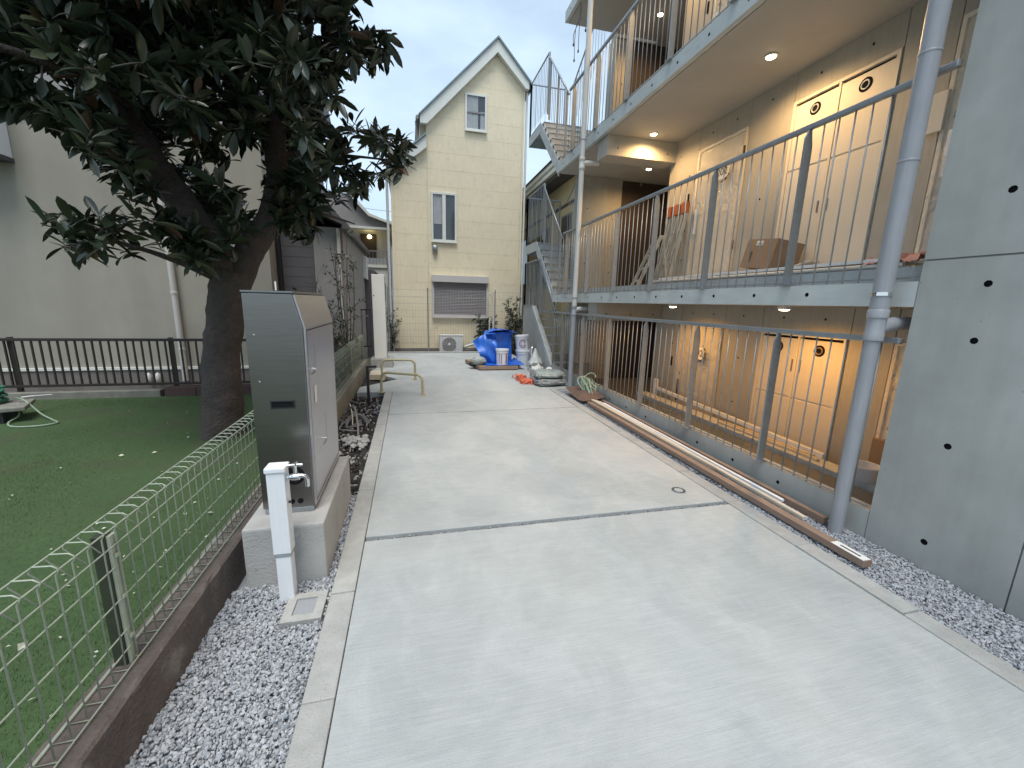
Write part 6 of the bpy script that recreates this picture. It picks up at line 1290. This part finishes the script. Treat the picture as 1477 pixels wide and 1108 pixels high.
    -58,467,617,10 -249,585,253,15 -261,514,550,13 -169,362,302,10 -161,570,583,15 -167,585,545,16 -365,496,388,10 -272,578,288,16 -114,554,610,12 -239,587,221,15 -336,476,537,14 -312,391,533,11
    -104,351,418,15 -12,410,504,16 -297,347,479,16 -369,483,333,14 -172,577,564,16 -344,537,441,14 -273,576,235,12 -369,481,373,14 -194,343,252,11 -141,366,398,15 -11,390,498,10 -33,412,564,14
    -259,437,567,14 -343,529,492,12 -214,596,232,12 -55,550,591,14 -196,560,565,12 -330,528,513,14 -359,513,372,11 -137,363,481,13 -128,362,417,11 -264,580,332,13 -347,533,384,16 -2,501,516,13
    -348,520,319,14 -323,556,395,14 -327,495,542,12 -291,573,330,10 -312,555,493,11 -362,517,463,11 -149,373,311,14 -363,499,324,16 -231,571,470,16 -146,362,515,11 -194,353,393,10 -55,377,486,12
    -137,372,231,8 -192,382,526,16 -170,375,553,12 -281,577,338,11 -307,380,533,11 -219,358,510,12 -331,525,520,12 -91,386,592,11 -90,482,638,14 -171,369,416,10 -90,359,311,16 -330,555,463,10
    -163,370,358,12 -356,530,418,10 -172,395,592,16 5,415,510,11 -270,585,292,14 -136,399,611,13 -342,547,458,11 -344,533,498,14 -171,367,396,16 -219,600,246,11 -277,356,522,10 -142,537,628,12
    -105,442,637,10 -370,513,447,10 -373,498,415,14 -368,503,367,11 -159,605,370,14 -373,486,359,13 -165,593,544,12 -249,593,261,15 -247,568,500,16 -362,515,489,16 -160,593,555,12 -183,591,462,10
    -109,358,471,16 -161,385,590,14 -168,351,343,14 -49,559,586,15 -147,608,427,10 -145,368,281,13 -154,362,465,12 -220,406,558,14 -64,580,571,12 -102,586,585,10 -238,598,246,15 -372,491,338,11
    -305,574,394,14 -134,364,311,14 -342,542,490,13 -318,566,467,14 -58,519,623,11 -294,579,318,15 -337,554,394,13 -339,535,509,15 -70,558,607,11 -84,586,581,15 -147,615,358,15 -154,359,478,14
    -359,535,433,14 -378,487,319,13 -68,564,601,11 -70,402,607,11 -175,361,466,12 -328,559,480,13 -214,360,522,12 -380,481,298,10 -191,347,394,15 -296,547,532,13 -114,580,601,13 -135,407,625,14
    -268,591,281,16 -147,605,534,15 -355,540,406,15 -78,375,267,15 -248,588,377,16 -17,458,594,11 -287,584,278,13 -334,384,528,11 -297,398,560,14 -365,524,482,11 -261,595,253,10 -359,536,412,15
    -242,455,579,12 -158,563,613,15 -284,562,520,15 -146,358,408,11 -367,516,340,10 -82,564,613,13 -37,552,591,16 -148,458,646,11 -373,510,363,13 -170,376,583,11 -349,552,431,15 -318,572,348,15
    -75,371,579,11 -377,514,428,11 -193,601,344,13 -214,407,577,14 -373,520,410,16 -328,568,467,15 -116,510,649,16 -238,603,217,10 -153,354,381,14 -76,436,638,15 -303,582,307,11 -30,549,590,13
    -220,565,546,14 -142,349,397,13 -347,556,449,11 -362,540,468,12 -222,552,570,11 -189,595,529,16 -375,524,463,10 -149,505,649,16 -67,340,310,13 -214,336,492,16 -307,553,530,15 -93,582,603,11
    -380,498,352,13 -373,522,393,14 -234,561,531,10 -57,404,613,10 -272,559,536,13 -73,364,282,13 -271,398,573,10 -155,354,289,11 -341,546,511,10 -189,582,578,13 10,449,548,11 -380,494,503,15
    -268,600,248,10 -217,348,523,16 -362,543,400,10 -280,489,581,16 -298,379,558,11 -352,554,472,13 -151,350,338,11 -216,419,597,13 -234,447,590,16 -284,596,306,15 -8,408,555,16 -341,565,474,11
    -137,354,283,10 -159,455,651,15 -369,532,354,15 -84,390,619,11 -268,337,523,13 -184,339,411,10 -273,600,310,12 -190,585,578,12 -44,573,590,14 -121,341,525,16 -271,457,589,12 -225,458,609,12
    -69,351,506,15 -275,406,580,13 -258,505,581,10 -116,348,566,15 -358,548,488,11 -110,346,306,12 -122,353,580,11 -192,601,521,14 -345,566,393,16 -381,508,334,13 -163,346,376,13 -349,565,462,14
    -153,344,469,10 -293,459,588,14 -353,372,517,15 -232,594,459,10 -383,507,318,16 -262,358,554,15 -244,598,437,10 -249,608,204,14 -97,349,572,11 -371,501,527,10 -370,541,477,16 -278,601,328,16
    -365,547,360,14 -160,604,579,15 -237,355,550,12 -284,354,549,16 -136,338,339,14 -58,381,603,15 -151,544,645,14 -239,616,244,12 -224,338,526,14 -391,515,444,14 -217,577,564,15 -377,536,477,15
    -190,370,582,11 -194,596,565,14 -32,570,592,10 -219,597,418,10 -209,524,625,10 -394,493,309,14 -322,437,580,14 -135,498,663,14 -323,369,549,16 -130,623,542,10 -282,483,591,10 -54,578,605,15
    -359,557,481,10 -44,566,610,11 -311,592,321,12 -377,539,407,14 -279,595,487,10 -327,483,576,16 -273,588,508,12 -196,414,626,12 -296,567,537,16 -213,591,543,15 -268,563,549,10 -394,442,508,12
    -260,573,538,13 -208,603,448,11 -360,557,335,14 -197,367,576,11 -238,619,253,11 -196,381,599,14 -162,343,398,13 -247,566,547,12 -287,442,595,12 -181,346,528,12 -135,335,465,12 -134,337,558,14
    -154,340,436,14 -254,617,243,16 -384,482,528,16 -364,560,415,13 -392,520,421,14 -245,559,556,16 -264,614,241,16 -333,586,442,12 -182,344,520,10 -262,446,600,14 -296,604,297,12 -147,335,458,10
    -150,335,276,13 -372,537,508,12 -257,616,277,12 -248,618,279,10 -364,402,546,11 -285,577,535,16 -392,529,444,12 -220,386,584,10 -127,363,616,10 -120,623,571,13 -341,352,527,11 -347,577,474,16
    -362,565,398,15 -380,544,397,16 -293,608,315,12 -366,549,505,10 -279,310,492,14 -190,610,560,10 -104,329,484,14 -360,570,470,15 -348,572,497,11 -388,539,425,13 -373,558,419,12 -263,609,458,14
    -190,614,550,13 -205,612,487,12 -365,566,476,11 -184,357,590,11 -385,528,321,12 -138,349,600,16 -296,609,324,16 -274,322,528,10 -356,577,460,14 -112,325,501,13 -304,607,323,14 -206,469,650,11
    -381,546,355,16 -393,518,330,13 -390,526,333,11 -151,620,582,13 -357,578,428,16 -131,368,630,15 -369,567,393,13 -374,544,513,15 -328,585,509,12 -340,591,424,14 -390,536,489,11 -396,527,383,16
    -321,601,441,15 -398,525,391,10 -257,549,578,11 -381,546,326,11 -360,466,574,14 -338,581,510,13 -390,543,399,15 -170,341,582,11 -385,556,451,16 -364,574,350,15 -394,524,318,10 -367,442,570,16
    -187,320,499,13 -254,326,546,16 -128,619,602,15 -265,492,608,16 -372,564,498,14 -288,493,606,15 -390,543,343,12 -314,610,340,16 -241,353,576,15 -220,605,555,11 -363,576,488,16 -399,527,336,15
    -253,525,605,10 -223,608,533,12 -212,379,612,14 -294,620,333,16 -149,638,561,14 -342,580,523,15 -208,605,583,12 -120,315,504,14 -393,553,422,16 -373,576,466,14 -377,569,377,10 -301,617,431,15
    -375,574,417,11 -175,320,496,12 -397,549,465,14 -167,597,629,15 -184,348,599,16 -355,582,503,15 -68,338,261,16 -402,540,476,16 -222,597,584,16 -374,578,445,13 -233,604,536,14 -213,361,595,10
    -262,321,552,12 -367,526,560,14 -322,603,505,15 -375,578,407,15 -328,424,603,16 -286,399,609,10 -411,536,430,14 -375,572,502,10 -396,561,443,11 -236,297,513,10 -275,544,596,10 -349,603,419,14
    -379,448,575,14 -367,419,581,14 -343,583,534,14 -375,563,523,14 -220,619,552,14 -251,501,632,11 -313,454,616,12 -202,296,491,15 -182,321,557,10 -220,615,568,13 -368,575,517,14 -381,557,526,15
    -396,564,356,13 -412,536,355,13 -277,539,607,10 -394,570,361,16 -401,562,387,12 -415,542,399,15 -387,569,509,10 -310,432,622,13 -412,552,463,15 -396,565,494,11 -418,528,354,14 -412,538,336,16
    -169,645,576,14 -410,538,323,11 -415,549,438,11 -395,562,509,14 -280,607,548,13 -378,575,520,11 -247,327,579,12 -416,536,343,16 -333,494,613,16 -184,324,593,15 -182,649,554,10 -399,574,440,13
    -396,574,370,11 -412,559,430,13 -389,569,516,14 -259,498,641,12 -250,594,588,11 -402,574,460,12 -412,552,349,10 -193,336,614,13 -321,487,625,10 -413,562,390,10 -265,525,636,10 -246,422,653,15
    -177,298,539,11 -413,558,505,10 -405,576,492,13 -420,553,340,11 -417,554,325,15 -171,289,500,15 -418,562,343,13 -321,532,620,12 -267,370,627,14 -230,642,545,13 -418,562,327,13 -326,603,565,16
    -420,570,405,16 -268,553,632,14 -408,572,522,14 -211,314,592,16 -415,572,510,13 -282,578,612,15 -435,555,391,15 -411,579,522,16 -442,575,362,11 -451,580,387,16 -459,575,359,10
'''
clusters = [(Vector((int(a)/100, int(b)/100, int(c)/100)), int(n)) for a, b, c, n in (t.split(',') for t in CROWN.split())]
tr = random.Random(23)
tw = MB(); leaves = []
for p, nl in clusters:
    n0 = min((n for n in nodes), key=lambda n: (n[0]-p).length + (.25 if n[0].z > p.z+.3 else 0))
    L_ = (p-n0[0]).length; r0 = min(n0[1]*.7, .007+.010*L_)
    mid = n0[0].lerp(p, .5) + Vector((tr.uniform(-.1,.1),tr.uniform(-.1,.1),-.06*L_))
    path = smooth_path([n0[0], mid, p], 3)
    tw.tube(path, [r0+(.0045-r0)*i/(len(path)-1) for i in range(len(path))], 5, False)
    for q in path[2:-1:2]: nodes.append((q, .008))
    nodes.append((p, .006))
    ax = (p-mid).normalized() + Vector((0,0,.25)); ax.normalize()
    for k in range(nl):
        back = tr.uniform(0,.14); a = k*2.4 + tr.uniform(-.3,.3); sp_ = tr.uniform(.5,1.35)
        s_ = ax.orthogonal().normalized(); t_ = ax.cross(s_)
        d = ax*math.cos(sp_) + (s_*math.cos(a)+t_*math.sin(a))*math.sin(sp_) + Vector((0,0,-.12))
        sc_ = tr.uniform(.62,1.18)
        leaves.append((p-ax*back, d, sc_, tr.uniform(-.8,.8)))
tw.build('branches', M['twig'], tree, smooth=True, recalc=False, kind='stuff')
LM = [leaf_mesh('leaf', .185, .060, .3, .15), leaf_mesh('leaf', .17, .066, .22, .25), leaf_mesh('leaf', .20, .056, .4, .06)]
def inframe(q): return q[2] > 0 and -30 < q[0] < 1500 and -30 < q[1] < 1108
def score(lf):
    q = project(lf[0]+lf[1].normalized()*.1); return lf[2]/max(q[2],.5)*(1 if inframe(q) else .01)
leaves.sort(key=score, reverse=True)
LME = []
for a in range(3):
    for b in range(3):
        me = LM[a].copy(); me.materials.append(M['leaf'][b]); me.name = 'leaf'; LME.append(me)
def leaf_m():
    r_ = tr.random(); return 0 if r_ < .62 else (1 if r_ < .965 else 2)
for lf in leaves[:290]:
    o = bpy.data.objects.new('leaf', LME[tr.randrange(3)*3+leaf_m()]); col.objects.link(o); o.parent = tree
    m_ = (quat_frame(lf[1], lf[3], tr) * lf[2]).to_4x4(); m_.translation = lf[0]-ORG[tree.name]; o.matrix_local = m_
def leaves_mesh(name, items, meshes, mats, parent, pick):
    V = []; F_ = []; MI = []; base = [ (np.array([v.co[:] for v in me.vertices]), [tuple(p.vertices) for p in me.polygons]) for me in meshes ]
    o_ = 0; org = np.array(ORG[parent.name])
    for (p, d, sc_, ro) in items:
        vv, ff = base[tr.randrange(len(base))]; Q = np.array(quat_frame(d, ro, tr))*sc_
        V.append(vv @ Q.T + np.array(p) - org); F_ += [tuple(i+o_ for i in f) for f in ff]; MI += [pick()]*len(ff); o_ += len(vv)
    me = bpy.data.meshes.new(name); me.from_pydata(np.concatenate(V).tolist(), [], F_)
    for k in mats: me.materials.append(k)
    me.polygons.foreach_set('material_index', MI); me.polygons.foreach_set('use_smooth', [True]*len(F_)); me.update()
    o = bpy.data.objects.new(name, me); col.objects.link(o); o.parent = parent; o['kind'] = 'stuff'; return o
leaves_mesh('crown', leaves[290:], LM, M['leaf'], tree, leaf_m)

SL = [leaf_mesh('small_leaf', .06, .026, .2, .2, 3), leaf_mesh('small_leaf', .05, .024, .2, .1, 3)]
def shrub(name, label, base, stems, spread, h0, h1, nleaf, cat='shrub', bare=0, seed=1, pale=.25, scl=1., leafset=None, r0=.014):
    rr = random.Random(seed); t = thing(name, label, cat, base); b = MB(); its = []
    for s_ in range(stems):
        a = rr.uniform(0,6.28); top_ = Vector(base)+Vector((math.cos(a)*spread[0]*rr.uniform(.3,1), math.sin(a)*spread[1]*rr.uniform(.3,1), rr.uniform(h0,h1)))
        p0 = Vector(base)+Vector((rr.uniform(-.06,.06),rr.uniform(-.06,.06),0)); mid = p0.lerp(top_,.5)+Vector((rr.uniform(-.08,.08),rr.uniform(-.08,.08),.1))
        path = smooth_path([p0,mid,top_],5); b.tube(path, [r0*(1-.75*i/(len(path)-1)) for i in range(len(path))], 6, False)
        for k in range(5):
            q = path[rr.randrange(3,len(path))]; e = q+Vector((rr.uniform(-1,1),rr.uniform(-1,1),rr.uniform(.1,1)))*rr.uniform(.1,.3)
            b.tube([q, q.lerp(e,.5)+Vector((0,0,.02)), e], [r0*.35,r0*.28,r0*.15], 5, False)
            if rr.random() > bare:
                for j in range(max(1,int(nleaf/stems/5))):
                    w_ = q.lerp(e, rr.uniform(.2,1.05)); d = Vector((rr.gauss(0,1),rr.gauss(0,1),rr.gauss(.1,.7)))
                    its.append((w_+d.normalized()*.03, d, rr.uniform(.7,1.3)*scl, rr.uniform(-1,1)))
    b.build('stems', M['twig'], t, smooth=True, recalc=False)
    if its: leaves_mesh('foliage', its, leafset or SL, [M['sleaf'],M['sleafl']], t, lambda: 1 if rr.random() < pale else 0)
    return t
shrub('slender_tree', 'slender young tree with pale leafy top before the grey house', (-1.12,8.0,-.1), 7, (.28,.35), 2.0, 2.75, 620, 'tree', .1, 4, .45)
shrub('leafy_shrub', 'grey leaved bushy shrub just behind the steel cabinet', (-1.32,6.9,-.1), 12, (.30,.55), .7, 1.55, 900, 'shrub', .05, 9, .4)
shrub('leafy_shrub', 'lower leafy shrub behind the wire fence near the white pillar', (-1.3,8.4,-.1), 10, (.3,.5), .5, 1.1, 700, 'shrub', .05, 15, .35)
shrub('bare_shrub', 'bare twiggy shrub against the dark grey wall', (-1.75,8.0,-.1), 9, (.42,.3), 1.3, 2.2, 60, 'shrub', .85, 21, .5, r0=.011)
shrub('leafy_sprig', 'pale leafed sprig showing just over the steel cabinet top', (-1.30,6.3,-.05), 4, (.2,.25), 1.45, 1.72, 160, 'shrub', .0, 33, .7, 1.2)
shrub('cordyline_plant', 'dark spiky leaved plant behind the blue tarpaulin', (2.2,12.45,-.1), 7, (.4,.15), .7, 1.05, 240, 'plant', 0, 41, .05, 3.4)
shrub('dark_bush', 'dark green bush in the corner between yellow house and stair wall', (3.25,12.5,-.15), 11, (.35,.22), .8, 1.75, 1100, 'bush', 0, 47, .05, 1.5)
shrub('dark_bush', 'narrow dark bush at the left corner of the yellow house', (-.55,12.55,-.15), 7, (.14,.2), .6, 1.3, 420, 'bush', 0, 53, .15, 1.2)
shrub('small_plant', 'little weedy plant under the brown fence near the trunk', (-1.5,6.4,.03), 5, (.12,.12), .1, .25, 60, 'plant', 0, 57, .3)
